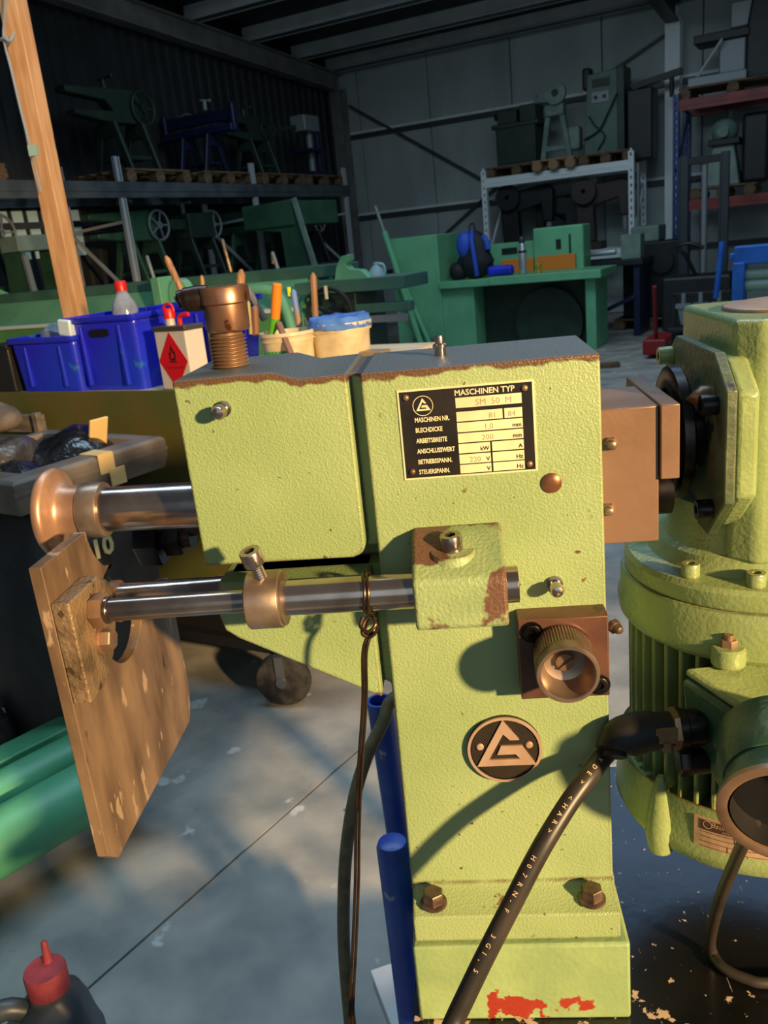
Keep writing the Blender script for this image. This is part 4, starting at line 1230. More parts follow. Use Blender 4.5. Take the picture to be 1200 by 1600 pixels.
m.out('lettering', mat('print_cream', (220, 206, 150), 0.5), wb, smooth=False)
def bag(name, label, loc, size, m_):
    mb = MB(); mb.ball((0, 0, 0), 1.0, 28, size)
    rs = random.Random(name+label)
    ph_ = [(rs.uniform(20, 60), rs.uniform(0, 6), Vector((rs.uniform(-1, 1), rs.uniform(-1, 1), rs.uniform(-1, 1))).normalized()) for _ in range(9)]
    for v in mb.bm.verts:
        k = sum(math.sin(f*v.co.dot(dv)+p0_) for f, p0_, dv in ph_)
        v.co *= 1 + 0.035*k
    o = mb.out(name, m_, None, ang=60); o.location = loc; tag(o, label, 'bag'); return o
WM = wb.M
BAGM = mat('black_bag', (26, 28, 32), 0.22, 0, (16, 18, 24), 20, spec=0.6, bump=0.5, bscale=40, bdist=0.01)
bag('rubbish_bag', 'glossy dark blue black rubbish bag at the far end of the wheelie bin', WM @ Vector((0.31, 0.20, 0.905)), (0.13, 0.15, 0.095), BAGM)
bag('rubbish_bag', 'grey creased plastic bag bulging in the middle of the wheelie bin', WM @ Vector((0.16, 0.30, 0.90)), (0.10, 0.13, 0.12), mat('grey_bag', (70, 66, 62), 0.3, 0, (50, 48, 46), 20, bump=0.5, bscale=40, bdist=0.01))
bag('rubbish_bag', 'shiny blue black bag sagging over the near end of the wheelie bin', WM @ Vector((0.10, 0.14, 0.89)), (0.075, 0.09, 0.075), BAGM)
o = MB().box(-0.03, 0.03, -0.004, 0.004, -0.05, 0.05).out('paper_label', TAPE, None, 0.002); o.location = WM @ Vector((0.34, 0.10, 0.985)); o.rotation_euler = (R(20), 0, na); tag(o, 'cream tape strip stuck on the dark bag in the wheelie bin', 'tape')
o = MB().box(-0.03, 0.03, -0.004, 0.004, -0.05, 0.05).out('paper_label', TAPE, None, 0.002); o.location = WM @ Vector((0.03, 0.26, 0.985)); o.rotation_euler = (R(10), 0, na+0.4); tag(o, 'cream tape strip beside the grey creased bag at the photo edge', 'tape')
# crate with rag at the very left, in front of the bench
cr_ = Thing('wooden_crate', 'grey weathered wooden crate at the photo edge before the olive panel', 'crate', at_z(-55, 702, 0.0).xy.to_3d(), HA)
c = pz(-30, 700, 1.80)
cr_.o.location = (c.x, c.y, 0)
GREYW = mat('grey_wood', (120, 108, 96), 0.7, 0, (92, 84, 76), 9, stretch=(1, 5, 5))
MB().box(-0.20, 0.14, -0.15, 0.15, 0.0, 0.72).out('carton_base', mat('dark_card', (50, 46, 42), 0.7), cr_, 0.004)
for i, z in enumerate((0.78, 0.92)):
    MB().box(-0.20, 0.14, -0.165, -0.145, z, z+0.06).out('slat', GREYW, cr_, 0.002)
    MB().box(-0.20, 0.14, 0.145, 0.165, z, z+0.06).out('slat', GREYW, cr_, 0.002)
for x in (-0.19, 0.13):
    for y in (-0.14, 0.14):
        MB().box(x-0.012, x+0.012, y-0.012, y+0.012, 0.72, 0.99).out('corner_post', GREYW, cr_, 0.002)
o = bag('work_glove', 'grey brown crumpled work gloves heaped on the weathered crate', (c.x+0.02, c.y+0.0, 1.0), (0.13, 0.11, 0.06), mat('glove_grey', (112, 100, 90), 0.85, 0, (80, 72, 66), 14)); o['category'] = 'gloves'
bb_ = Thing('black_crate', 'black plastic box standing beside the smallest blue bin', 'box', on_bench(-2.60, 2.13, tz), HA)
m = MB(); m.box(-0.05, 0.05, -0.12, 0.12, 0, 0.16); m.out('box_body', BLK, bb_, 0.006); m = MB(); m.box(-0.055, 0.055, -0.125, 0.125, 0.15, 0.168); m.out('lid', BLK, bb_, 0.004)

# ================================================================== GREEN PIPE FRAME on the floor
GP = mat('pipe_green', (92, 172, 128), 0.42, 0, (76, 154, 112), 5, bump=0.08, bscale=60, spots=((34, 60, 40), 12, 0.72))
ad = Vector((0.60, 0.80, 0)).normalized(); sd = Vector((-0.80, 0.60, 0))
q = at_z(0, 1316, 0.17)
pf = Thing('green_pipe_frame', 'green frame of two long round tubes and a rail lying on the floor', 'pipe frame', (q.x, q.y, 0), 0, world=True)
q = Vector(q)
e0, e1 = q - ad*0.5, q + ad*0.36
m = MB(); m.cyl(e0, e1, 0.078, n=36); m.out('tube', GP, pf, 0.004)
o2 = sd*0.165 + Vector((0, 0, 0.01))
m = MB(); m.cyl(e0+o2, e1+o2-ad*0.05, 0.062, n=32); m.out('tube', GP, pf, 0.004)
o3 = sd*0.285 + Vector((0, 0, 0.03))
m = MB(); m.bar(e0+o3, e1+o3, 0.085, 0.05); m.out('rail', GP, pf, 0.004)
for t in (-0.38, -0.12):
    c = q + ad*t
    m = MB(); m.bar(c - sd*0.08 - Vector((0, 0, 0.125)), c + sd*0.34 - Vector((0, 0, 0.125)), 0.07, 0.09); m.out('cross_foot', GP, pf, 0.004)

# ================================================================== OIL CANISTER
oc = Thing('oil_canister', 'dark grey plastic canister with dusty red screw cap on the floor', 'canister', (-0.615, 1.135, 0), R(25))
JC = mat('canister_grey', (52, 60, 66), 0.4, 0, (66, 74, 80), 6)
c = at_z(72, 1525, 0.30)
oc.o.location = (c.x, c.y, 0)
def oct2(a, b, z, r=0.03, ox=0):
    pts = []
    for cx, cy, a0 in ((a-r, b-r, 0), (-a+r, b-r, 90), (-a+r, -b+r, 180), (a-r, -b+r, 270)):
        pts += [(p[0]+ox, p[1], z) for p in arc(cx, cy, r, a0, a0+90, 4)]
    return pts
m = MB(); m.loop_skin([oct2(0.09, 0.08, 0, ox=-0.03), oct2(0.095, 0.085, 0.01, ox=-0.03), oct2(0.095, 0.085, 0.12, ox=-0.03), oct2(0.088, 0.078, 0.155, ox=-0.03), oct2(0.064, 0.060, 0.210, ox=-0.01), oct2(0.046, 0.046, 0.25), oct2(0.034, 0.034, 0.262), oct2(0.033, 0.033, 0.276)])
m.out('canister_body', JC, oc, ang=50)
m = MB(); m.tube([(-0.03, 0, 0.235), (-0.075, 0, 0.262), (-0.115, 0, 0.235), (-0.135, 0, 0.15)], 0.018, n=12, smooth=5); m.out('handle', JC, oc)
RC = mat('red_cap', (150, 58, 68), 0.65, 0, (126, 44, 54), 20)
m = MB(); m.lathe([(0.031, 0.272), (0.0345, 0.274), (0.0345, 0.312), (0.033, 0.316), (0.0, 0.316)], (0, 0, 0), up, 32); cp = m.out('cap', RC, oc)
m = MB(); m.lathe([(0.010, 0.314), (0.008, 0.320), (0.0068, 0.330), (0.0055, 0.352), (0.003, 0.356), (0, 0.356)], (0, 0, 0), (0.02, 0.05, 1), 14); m.out('spout', RC, cp)

# ================================================================== HALL SHELL
HMI = HM.inverted()
def hv(px, py, v):
    return HMI @ pz(px, py, v)
WALLR = mat('wall_foil', (176, 186, 184), 0.6, 0, (158, 168, 166), 1.4, bump=0.5, bscale=5, bdist=0.03, stretch=(1, 1, 0.5), spots=((196, 202, 200), 3, 0.72))
WALLL = mat('wall_corrugated', (44, 47, 48), 0.7, 0, (36, 39, 40), 3, rvar=0.1)
STEELP = mat('painted_frame', (132, 130, 126), 0.5, 0, (112, 112, 108), 4)
PURL = mat('purlin_grey', (236, 238, 236), 0.45, 0, (220, 224, 222), 3)
ROOFM = mat('roof_sheet', (40, 44, 48), 0.6, 0, (30, 34, 38), 3)
DARKG = mat('girt_dark', (62, 66, 68), 0.5)

def struct(name, mb, m_, parent=None, **kw):
    o = mb.out(name, m_, parent, **kw)
    if parent is None: o['kind'] = 'structure'
    return o

VW, UW, EAVE, SLOPE = 13.87, -8.0, 3.88, 0.06
def roofz(v): return EAVE + 0.25 + (VW - v)*SLOPE
m = MB(); m.box(UW-0.1, 8, VW+0.05, VW+0.15, 0, 5.0, HM)
wr = struct('wall_rear', m, DARKG)
seams = [-8.0, -7.5, -6.2, -4.8, -3.4, -2.0, -0.6, 0.8, 2.2, 3.6, 5.0]
zs = [(0, 0.92), (0.92, 1.86), (1.86, 3.17), (3.17, 4.40)]
for a, b_ in zip(seams, seams[1:]):
    for z0, z1 in zs:
        m = MB(); m.box(a+0.008, b_-0.008, VW-0.01, VW+0.05, z0+0.012, z1-0.012, HM)
        m.out('panel', WALLR, wr, 0.006, 2)
for z in (0.92, 1.86, 3.17):
    m = MB(); m.box(UW, 8, VW-0.07, VW-0.01, z-0.035, z+0.035, HM); m.out('girt', DARKG, wr)
for z in (1.86, 3.17):
    m = MB(); m.box(UW, 8, VW-0.07, VW-0.02, z+0.036, z+0.075, HM); m.out('girt_lip', PURL, wr)
for (x0, y0), (x1, y1) in (((545, 165), (775, 292)), ((680, 380), (775, 292)), ((775, 292), (900, 350)), ((960, 108), (1048, 48))):
    a, b_ = hv(x0, y0, VW-0.09), hv(x1, y1, VW-0.09)
    m = MB(); m.bar(HM @ a, HM @ b_, 0.05, 0.03); m.out('brace', DARKG, wr)

# corrugated gable wall
m = MB(); prof = []
v = 1.0; 
while v < VW+0.2:
    prof += [(0.0, v), (0.0, v+0.09), (0.035, v+0.115), (0.035, v+0.175)]; v += 0.20
vs0 = [m.bm.verts.new(HM @ Vector((UW+p[0], p[1], 0))) for p in prof]
vs1 = [m.bm.verts.new(HM @ Vector((UW+p[0], p[1], 6.4))) for p in prof]
for i in range(len(prof)-1):
    m.face([vs0[i], vs0[i+1], vs1[i+1], vs1[i]])
wl_ = struct('wall_left', m, WALLL, ang=20)
# translucent light band low in the gable wall, near the photo edge
LB = mat('light_band', (190, 214, 204), 0.4, 0, emit=((188, 214, 206), 0.10))
w1 = None
for i in range(7):
    vv = 6.30 + i*0.20
    m = MB(); m.box(UW+0.042, UW+0.060, vv+0.01, vv+0.14, 1.62, 2.12, HM)
    if w1 is None:
        w1 = struct('window_1', m, LB)
    else:
        m.out('pane', LB, w1)
m = MB(); m.box(UW+0.07, UW+0.10, 6.2, 7.8, 1.93, 2.0, HM); m.out('rail', DARKG, w1)

# roof: sheets, purlins, rafters, columns
m = MB()
m.loop_skin([[HM @ Vector((u, v_, roofz(v_)+0.24+dz)) for u, v_ in ((UW-0.1, 3.0), (8, 3.0), (8, VW+0.15), (UW-0.1, VW+0.15))] for dz in (0, 0.06)])
ce = struct('ceiling', m, ROOFM)
for vv in (13.62, 12.6, 11.35, 10.1, 8.85, 7.6, 6.35, 5.1):
    z = roofz(vv)
    m = MB(); m.box(UW+0.1, 8, vv-0.03, vv+0.03, z+0.02, z+0.24, HM); m.out('purlin', PURL, ce)
    m = MB(); m.box(UW+0.1, 8, vv-0.11, vv-0.03, z+0.02, z+0.038, HM); m.out('purlin_flange', DARKG, ce)
for k, uu in enumerate((UW+0.22, -2.36, 3.2)):
    m = MB()
    for (za, zb, hw_) in ((-0.26, -0.24, 0.09), (-0.24, 0.0, 0.012), (0.0, 0.02, 0.09)):
        m.loop_skin([[HM @ Vector((uu-hw_, v_, roofz(v_)+za)), HM @ Vector((uu+hw_, v_, roofz(v_)+za)), HM @ Vector((uu+hw_, v_, roofz(v_)+zb)), HM @ Vector((uu-hw_, v_, roofz(v_)+zb))] for v_ in (3.0, VW-0.15)])
    struct('trim_%d' % (k+1), m, STEELP if k == 0 else mat('rafter_dark', (56, 54, 56), 0.5), None)
    m = MB()
    m.box(uu-0.10, uu+0.10, VW-0.30, VW-0.28, 0, EAVE+0.05, HM); m.box(uu-0.012, uu+0.012, VW-0.28, VW-0.09, 0, EAVE+0.05, HM); m.box(uu-0.10, uu+0.10, VW-0.09, VW-0.07, 0, EAVE+0.05, HM)
    struct('trim_%d' % (k+4), m, mat('column_pale', (238, 244, 244), 0.5) if k else STEELP)

# ================================================================== PALLETS, RACKS
PAL = mat('pallet_wood', (122, 96, 70), 0.8, 0, (92, 72, 52), 9, stretch=(1, 6, 6))
def pallet(u, v, z, label, rz=0.0, w=1.2, d=0.8, group=None, mt=None):
    T = Thing('pallet', label, 'pallet', H(u, v, z), HA+rz, group=group)
    mt = mt or PAL
    for y in (-d/2+0.05, -d/4+0.02, 0, d/4-0.02, d/2-0.05):
        MB().box(-w/2, w/2, y-0.045, y+0.045, 0.122, 0.144).out('board', mt, T)
    for x in (-w/2+0.07, 0, w/2-0.07):
        for y in (-d/2+0.05, 0, d/2-0.05):
            MB().box(x-0.07, x+0.07, y-0.05, y+0.05, 0.022, 0.1).out('block', mt, T)
        MB().box(x-0.05, x+0.05, -d/2, d/2, 0.1, 0.122).out('board', mt, T)
        MB().box(x-0.05, x+0.05, -d/2, d/2, 0.0, 0.022).out('board', mt, T)
    return T

def rack(name, label, axis, a0, a1, posts, other0, other1, beams, post_m, beam_m, top, holes=True, deck=True):
    """a pallet rack; axis 'v' runs along v with depth in u, or 'u'"""
    c0, o0 = (a0+a1)/2, (other0+other1)/2
    T = Thing(name, label, 'rack', H(o0, c0) if axis == 'v' else H(c0, o0), HA)
    def P(a, o, z):
        return Vector((o-o0, a-c0, z)) if axis == 'v' else Vector((a-c0, o-o0, z))
    def bx(m, aa, ab, oa, ob, z0, z1):
        p, q = P(aa, oa, z0), P(ab, ob, z1)
        m.box(min(p.x, q.x), max(p.x, q.x), min(p.y, q.y), max(p.y, q.y), z0, z1)
    for a in posts:
        for o in (other0, other1):
            m = MB(); s = 0.038 if holes else 0.022
            if holes:
                bx(m, a-s, a-0.012, o-0.04, o+0.04, 0, top); bx(m, a+0.012, a+s, o-0.04, o+0.04, 0, top)
                k = 0.06
                while k < top:
                    bx(m, a-0.013, a+0.013, o-0.036, o+0.036, k, k+0.055); k += 0.10
            else:
                bx(m, a-s, a+s, o-0.02, o+0.02, 0, top); bx(m, a+s+0.02, a+s+0.035, o-0.02, o+0.02, 0, top)
            m.out('upright', post_m, T)
        m = MB(); k = 0.2
        while k + 0.8 < top:
            m.bar(P(a, other0, k), P(a, other1, k+0.8), 0.03, 0.03); m.bar(P(a, other1, k+0.8), P(a, other0, k+0.85), 0.03, 0.03); k += 0.85
        m.out('bracing', post_m, T)
    for z, h in beams:
        for o in (other0, other1):
            m = MB(); bx(m, a0, a1, o-0.025, o+0.025, z-h, z); bx(m, a0, a1, o-0.032, o+0.032, z-h*0.62, z-h*0.42)
            m.out('beam', beam_m, T)
        if deck:
            n = max(3, int((a1-a0)/0.8))
            for i in range(n):
                aa = a0 + (a1-a0)*(i+0.5)/n
                m = MB(); bx(m, aa-0.06, aa+0.06, min(other0, other1), max(other0, other1), z-0.045, z); m.out('cross_bar', beam_m, T)
    return T
RGREY = mat('rack_grey', (84, 92, 96), 0.5, 0, (64, 72, 76), 4)
RPOST = mat('rack_galv', (190, 196, 200), 0.4, 0.2)
RPALE = mat('rack_pale', (238, 246, 246), 0.4)
RRED = mat('rack_red', (150, 62, 52), 0.5, 0, (124, 48, 44), 5)
RBLUE = mat('rack_blue', (40, 62, 120), 0.5)
rack('pallet_rack', 'long dark grey pallet rack along the corrugated wall loaded with green machines', 'v', 4.6, 12.15, (4.75, 7.27, 9.68, 12.05), -6.9, -7.75, ((2.30, 0.16), (1.22, 0.16)), RPOST, RGREY, 2.55, holes=False)
rack('pallet_rack', 'short pale grey rack before the rear wall holding tall machines on top', 'u', -4.92, -2.74, (-4.92, -2.76), 12.8, 13.6, ((2.17, 0.13), (1.02, 0.13)), RPALE, RPALE, 2.28)
rack('pallet_rack', 'red beamed rack with blue uprights behind the pale steel column', 'u', -2.12, 0.9, (-2.12, 0.85), 12.5, 13.45, ((2.78, 0.13), (1.55, 0.13)), RBLUE, RRED, 2.86)

MDG = mat('machine_dark_green', (38, 60, 48), 0.5, 0, (30, 48, 40), 5, rvar=0.1)
MMG = mat('machine_mid_green', (54, 92, 68), 0.45, 0, (42, 78, 58), 4, rvar=0.1)
MGG = mat('machine_grey_green', (128, 148, 136), 0.5, 0, (104, 126, 116), 5)
MBLU = mat('machine_navy', (22, 32, 70), 0.45, 0, (18, 26, 54), 5)
MBLK = mat('machine_black', (28, 30, 32), 0.5, 0, (20, 22, 24), 5)
GREYM = mat('machine_grey', (132, 138, 140), 0.45, 0.2)

def flywheel_press(u, v, z, rz, label, m1, m2, s=1.0, group=None, kind=0):
    """bench machine on a splayed cast stand, with arm, table and handwheel"""
    T = Thing('sheet_metal_machine', label, 'machine', H(u, v, z), HA+rz, group=group)
    for y in (-0.26*s, 0.26*s):
        m = MB(); m.prism([(-0.34*s, 0), (-0.24*s, 0), (-0.10*s, 0.42*s), (0.10*s, 0.42*s), (0.24*s, 0), (0.34*s, 0), (0.15*s, 0.62*s), (-0.15*s, 0.62*s)], 'y', y-0.03*s, y+0.03*s)
        m.out('leg', m1, T, 0.012, 2)
    MB().box(-0.22*s, 0.22*s, -0.24*s, 0.24*s, 0.14*s, 0.19*s).out('tie_bar', m1, T, 0.006)
    m = MB()
    if kind == 0:     # C-frame throat machine reaching out to -y
        m.prism([(-0.30*s, 0.60*s), (0.30*s, 0.60*s), (0.34*s, 0.95*s), (0.20*s, 1.02*s), (-0.95*s, 0.98*s), (-0.95*s, 0.90*s), (-0.30*s, 0.86*s), (-0.18*s, 0.74*s), (-0.85*s, 0.72*s), (-0.85*s, 0.66*s)], 'x', -0.09*s, 0.09*s)
    elif kind == 1:   # guillotine beam
        m.box(-0.10*s, 0.10*s, -0.75*s, 0.75*s, 0.60*s, 0.72*s); m.box(0.02*s, 0.09*s, -0.72*s, 0.72*s, 0.78*s, 0.96*s); m.box(-0.02*s, 0.10*s, -0.76*s, -0.68*s, 0.6*s, 1.02*s); m.box(-0.02*s, 0.10*s, 0.68*s, 0.76*s, 0.6*s, 1.02*s)
    else:             # boxy headstock
        m.box(-0.17*s, 0.17*s, -0.30*s, 0.30*s, 0.60*s, 0.98*s); m.box(-0.10*s, 0.10*s, -0.62*s, -0.28*s, 0.74*s, 0.90*s)
    m.out('frame', m1, T, 0.015, 2)
    m = MB(); m.lathe([(0.03*s, 0), (0.05*s, 0), (0.05*s, 0.05*s), (0.03*s, 0.05*s)], (0.10*s, 0.33*s, 0.80*s), (1, 0.0, 0), 18, close=True)
    for k in range(5):
        a = 2*math.pi*k/5
        m.bar((0.125*s, 0.33*s, 0.80*s), (0.125*s, 0.33*s+0.20*s*math.cos(a), 0.80*s+0.20*s*math.sin(a)), 0.02*s, 0.02*s)
    pts = [(0.125*s, 0.33*s+0.205*s*math.cos(2*math.pi*i/24), 0.80*s+0.205*s*math.sin(2*math.pi*i/24)) for i in range(24)]
    m.tube(pts, 0.018*s, n=8, closed=True)
    m.out('handwheel', m2, T)
    m = MB(); m.cyl((0, -0.20*s, 0.98*s), (0, -0.20*s, 1.12*s), 0.035*s, n=14); m.bar((-0.1*s, -0.2*s, 1.12*s), (0.14*s, -0.2*s, 1.14*s), 0.025*s, 0.025*s); m.ball((0.15*s, -0.2*s, 1.14*s), 0.03*s, 10)
    m.out('crank', m2, T)
    return T

# top level of the long rack: pallets and machines (u about -7.3)
RT, RB = 2.30, 1.22
for i, (v_, lab) in enumerate(((5.35, 'pallet on top of the long rack at the photo edge under a green press'), (7.95, 'pallet on the long rack just beyond the pine post, its end block catching light'), (9.25, 'second pallet beyond the pine post on top of the long rack'), (10.45, 'third pallet beyond the pine post on top of the long rack'), (11.55, 'pallet on the long rack nearest the rear corner'))):
    pallet(-7.3, v_, RT, lab, R(90), w=1.05)
flywheel_press(-7.3, 5.45, RT+0.144, R(0), 'dark green press on the long rack top at the photo edge', MDG, MGG, 0.9, kind=2)
flywheel_press(-7.3, 7.9, RT+0.144, R(0), 'dark green swan neck machine beyond the pine post on the rack top', MDG, MDG, 0.85, kind=0)
flywheel_press(-7.3, 9.25, RT+0.144, R(90), 'navy blue sheet shear on the rack top with pale guard strips', MBLU, GREYM, 0.75, kind=1)
flywheel_press(-7.3, 10.4, RT+0.144, R(0), 'dark green machine with arched frame left of the blue stand on the rack top', MDG, MDG, 0.75, kind=0)
t = Thing('drilling_machine', 'navy blue machine with pale grey column nearest the corner on the rack top', 'machine', H(-7.2, 11.6, RT+0.144), HA)
MB().box(-0.25, 0.25, -0.25, 0.25, 0, 0.06).out('base', MBLU, t, 0.01)
m = MB(); m.cyl((0, 0.08, 0.05), (0, 0.08, 0.80), 0.05, n=18); m.out('column', GREYM, t)
MB().box(-0.13, 0.13, -0.20, 0.2, 0.62, 0.84).out('head', GREYM, t, 0.02)
MB().box(-0.2, 0.2, -0.2, 0.1, 0.34, 0.38).out('table_plate', MBLU, t, 0.008)
MB().box(0.06, 0.12, 0.12, 0.2, 0.0, 0.6).out('side_panel', MBLU, t, 0.008)
m = MB(); m.bar((-0.05, -0.05, 0.70), (-0.05, -0.75, 0.62), 0.05, 0.06); m.out('arm', MDG, t)
# guard strips seen pale along the shear
# lower level
flywheel_press(-7.25, 5.6, RB, R(0), 'green machine low in the long rack behind the light band', MDG, GREYM, 0.8, kind=2)
flywheel_press(-7.2, 7.75, RB, R(0), 'green swan neck machine with splayed stand on the lower rack level, just past the post', MMG, GREYM, 0.80, kind=0)
flywheel_press(-7.2, 8.75, RB, R(0), 'green hand wheel machine between the rack uprights on the lower level', MDG, GREYM, 0.78, kind=2)
flywheel_press(-7.2, 9.9, RB, R(90), 'green plate shear on the lower rack level behind the second upright', MMG, MDG, 0.82, kind=1)
flywheel_press(-7.2, 11.3, RB, R(0), 'black machine on the lower rack level nearest the corner', MBLK, GREYM, 0.75, kind=0)
t = Thing('folding_press', 'big green plated folding machine in front of the lower rack level', 'machine', H(-6.24, 9.1, 0), HA)
m = MB(); m.prism([(-0.55, 0.9), (0.62, 0.9), (0.40, 1.75), (0.32, 2.02), (-0.42, 1.98), (-0.42, 1.72), (0.10, 1.66), (0.12, 1.2), (-0.5, 1.15)], 'y', -0.04, 0.04); m.out('side_plate', MMG, t, 0.006)
m = MB(); m.box(-0.42, 0.32, -0.06, 1.0, 1.72, 2.0); m.out('upper_beam', MMG, t, 0.01)
MB().box(-0.5, 0.5, 0.0, 1.0, 0.0, 0.92).out('bed', MDG, t, 0.01)
m = MB(); m.bar((0.36, -0.06, 2.02), (0.55, -0.06, 1.2), 0.05, 0.05); m.out('link_bar', MGG, t)

# nearer green folder with pale beam at the photo edge
t = Thing('folding_machine', 'pale green topped folder standing by the photo edge under the light band', 'machine', H(-6.62, 5.72, 0), HA)
MB().box(-0.12, 0.12, -0.24, 0.22, 1.655, 1.79).out('top_beam', MGG, t, 0.01)
MB().box(-0.12, 0.12, -0.18, 0.18, 0.9, 1.0).out('table_plate', MMG, t, 0.01)
for y in (-0.20, 0.20):
    m = MB(); m.prism([(-0.2, 0), (0.2, 0), (0.17, 0.95), (0.20, 1.25), (0.12, 1.655), (-0.12, 1.655), (-0.16, 1.2)], 'y', y-0.02, y+0.02); m.out('side_plate', MMG, t, 0.006)
m = MB(); m.bar((0.16, -0.23, 1.62), (0.20, -0.23, 1.10), 0.05, 0.03); m.out('lever', GREYM, t)

# ================================================================== LONG GREEN FOLDING MACHINE (v about 4.8)
LG = mat('folder_green', (122, 188, 142), 0.42, 0, (104, 168, 126), 3.5, rvar=0.08, spots=((60, 100, 60), 6, 0.72))
LGD = mat('folder_green_dark', (76, 116, 98), 0.45, 0, (64, 102, 88), 4)
EDGE = mat('bright_edge', (222, 232, 226), 0.4, 0.0)
fb = Thing('long_folding_machine', 'long green sheet folding machine with bright steel edge behind the blue bins', 'machine', H(-4.4, 4.8, 0), HA)
x0, x1 = -2.1, 1.15
MB().box(x0, x1, -0.02, 0.10, 0.55, 1.045).out('bending_beam', mat('beam_green', (112, 172, 96), 0.42, 0, (90, 150, 86), 2.5, spots=((60, 86, 44), 5, 0.70)), fb, 0.006)
MB().box(x0, x1+0.02, -0.035, 0.10, 1.045, 1.070).out('steel_edge', EDGE, fb, 0.002)
m = MB(); m.prism([(0.02, 1.062), (0.34, 1.10), (0.34, 1.20), (0.30, 1.24), (0.24, 1.24), (0.10, 1.10)], 'x', x0, x1); m.out('clamping_beam', LG, fb, 0.004)
for xa, xb in ((-0.25, 0.03), (0.05, 0.20)):
    MB().box(xa, xb, -0.03, 0.015, 1.071, 1.098).out('bright_strip', EDGE, fb, 0.002)
MB().box(x0, x1+0.3, 0.24, 0.44, 1.235, 1.315).out('upper_beam', LGD, fb, 0.008)
MB().box(x0, x1, 0.12, 0.5, 0.30, 1.0).out('bed', LGD, fb, 0.01)
for x, hi in ((x0-0.05, 1.36), (0.55, 1.20), (x1+0.02, 1.26)):
    m = MB(); m.prism([(-0.0, 0), (0.65, 0), (0.60, 1.0), (0.52, hi-0.06), (0.40, hi), (0.28, hi-0.03), (0.10, 1.08), (0.0, 1.04)], 'x', x-0.04, x+0.04); m.out('end_frame', LG, fb, 0.008)
m = MB(); m.prism([(p[0]*0.09+0.20, p[1]*0.12+1.20) for p in arc(0, 0, 1, 0, 180, 12)] + [(0.11, 1.1), (0.29, 1.1)], 'y', 0.02, 0.10); m.out('gear_segment', LG, fb, 0.004)
for x in (0.06,):
    MB().box(x-0.04, x+0.04, -0.05, 0.10, 1.12, 1.34).out('clamp_block', LG, fb, 0.008)
m = MB(); pts = [(0.10, 0, 1.34), (0.35, 0, 1.36), (0.62, 0, 1.34), (0.86, -0.05, 1.20), (0.98, -0.1, 0.9)]
m = MB(); m.tube([(0.62, -0.06, 1.20), (1.00, -0.08, 1.20), (1.13, -0.08, 1.14), (1.20, -0.10, 0.98), (1.26, -0.12, 0.70)], 0.035, n=12, smooth=5); m.out('bow_handle', LG, fb)
m = MB(); hc = Vector((1.52, -0.12, 1.02))
m.tube([hc + Vector((0.16*math.cos(a), 0, 0.16*math.sin(a))) for a in [i*2*math.pi/28 for i in range(28)]], 0.014, n=8, closed=True)
for k in range(3):
    a = 0.5+2*math.pi*k/3; m.bar(hc, hc+Vector((0.16*math.cos(a), 0, 0.16*math.sin(a))), 0.02, 0.02, up=(0, 1, 0))
m.cyl(hc+Vector((0, -0.04, 0)), hc+Vector((0, 0.2, 0)), 0.03, n=14); m.out('handwheel', RUBBER, fb)
m = MB(); m.cyl(hc+Vector((0.02, -0.05, 0.10)), hc+Vector((0.02, -0.05, 0.18)), 0.012, n=10); m.out('wheel_grip', PALE, fb)
m = MB(); m.box(1.20, 2.0, 0.0, 0.35, 1.14, 1.22); m.box(1.2, 2.0, 0.05, 0.12, 1.0, 1.06); m.out('side_beam', LGD, fb, 0.006)
MB().box(1.22, 1.98, 0.04, 0.06, 0.94, 0.985).out('steel_rail', GREYM, fb, 0.003)
m = MB(); m.prism([(1.47, 1.2), (1.50, 1.30), (1.54, 1.36), (1.60, 1.37), (1.60, 1.33), (1.57, 1.31), (1.60, 1.28), (1.68, 1.27), (1.75, 1.20)], 'y', 0.05, 0.12); m.out('arm_segment', LG, fb, 0.006)
MB().box(1.36, 1.62, 0.05, 0.45, 0.0, 1.14).out('pedestal', mat('pedestal_dark', (44, 60, 54), 0.5), fb, 0.01)
for (px, py, qx, qy, lab) in ((241, 436, 229, 399, 'pale steel rod leaning on the folder right of the pine post'), (434, 420, 425, 393, 'bright steel rod leaning on the folder behind the orange brush'), (361, 425, 347, 373, 'dark grey steel rod rising behind the copper screw'), (427, 412, 426, 395, 'short copper rod standing upright on the folder beam')):
    stick('steel_rod', lab, 'rod', pz(px, py, 5.1), pz(qx, qy, 5.1), 0.014, GREYM if 'copper' not in lab else BRASSY)
jt = Thing('spray_jug', 'pale plastic jug with handle standing on the folder beam near the lever tube', 'jug', HM @ (HMI @ pz(590, 441, 4.95)), HA)
m = MB(); m.lathe([(0, 0), (0.055, 0), (0.058, 0.01), (0.056, 0.06), (0.03, 0.095), (0.016, 0.105), (0.016, 0.125), (0, 0.125)], (0, 0, 0), up, 20); m.out('jug_body', mat('jug_pale', (170, 196, 196), 0.4), jt)
m = MB(); m.tube([(0.01, 0, 0.115), (0.05, 0, 0.105), (0.062, 0, 0.07), (0.05, 0, 0.03)], 0.009, n=8, smooth=4); m.out('handle', mat('jug_pale', (170, 196, 196)), jt)

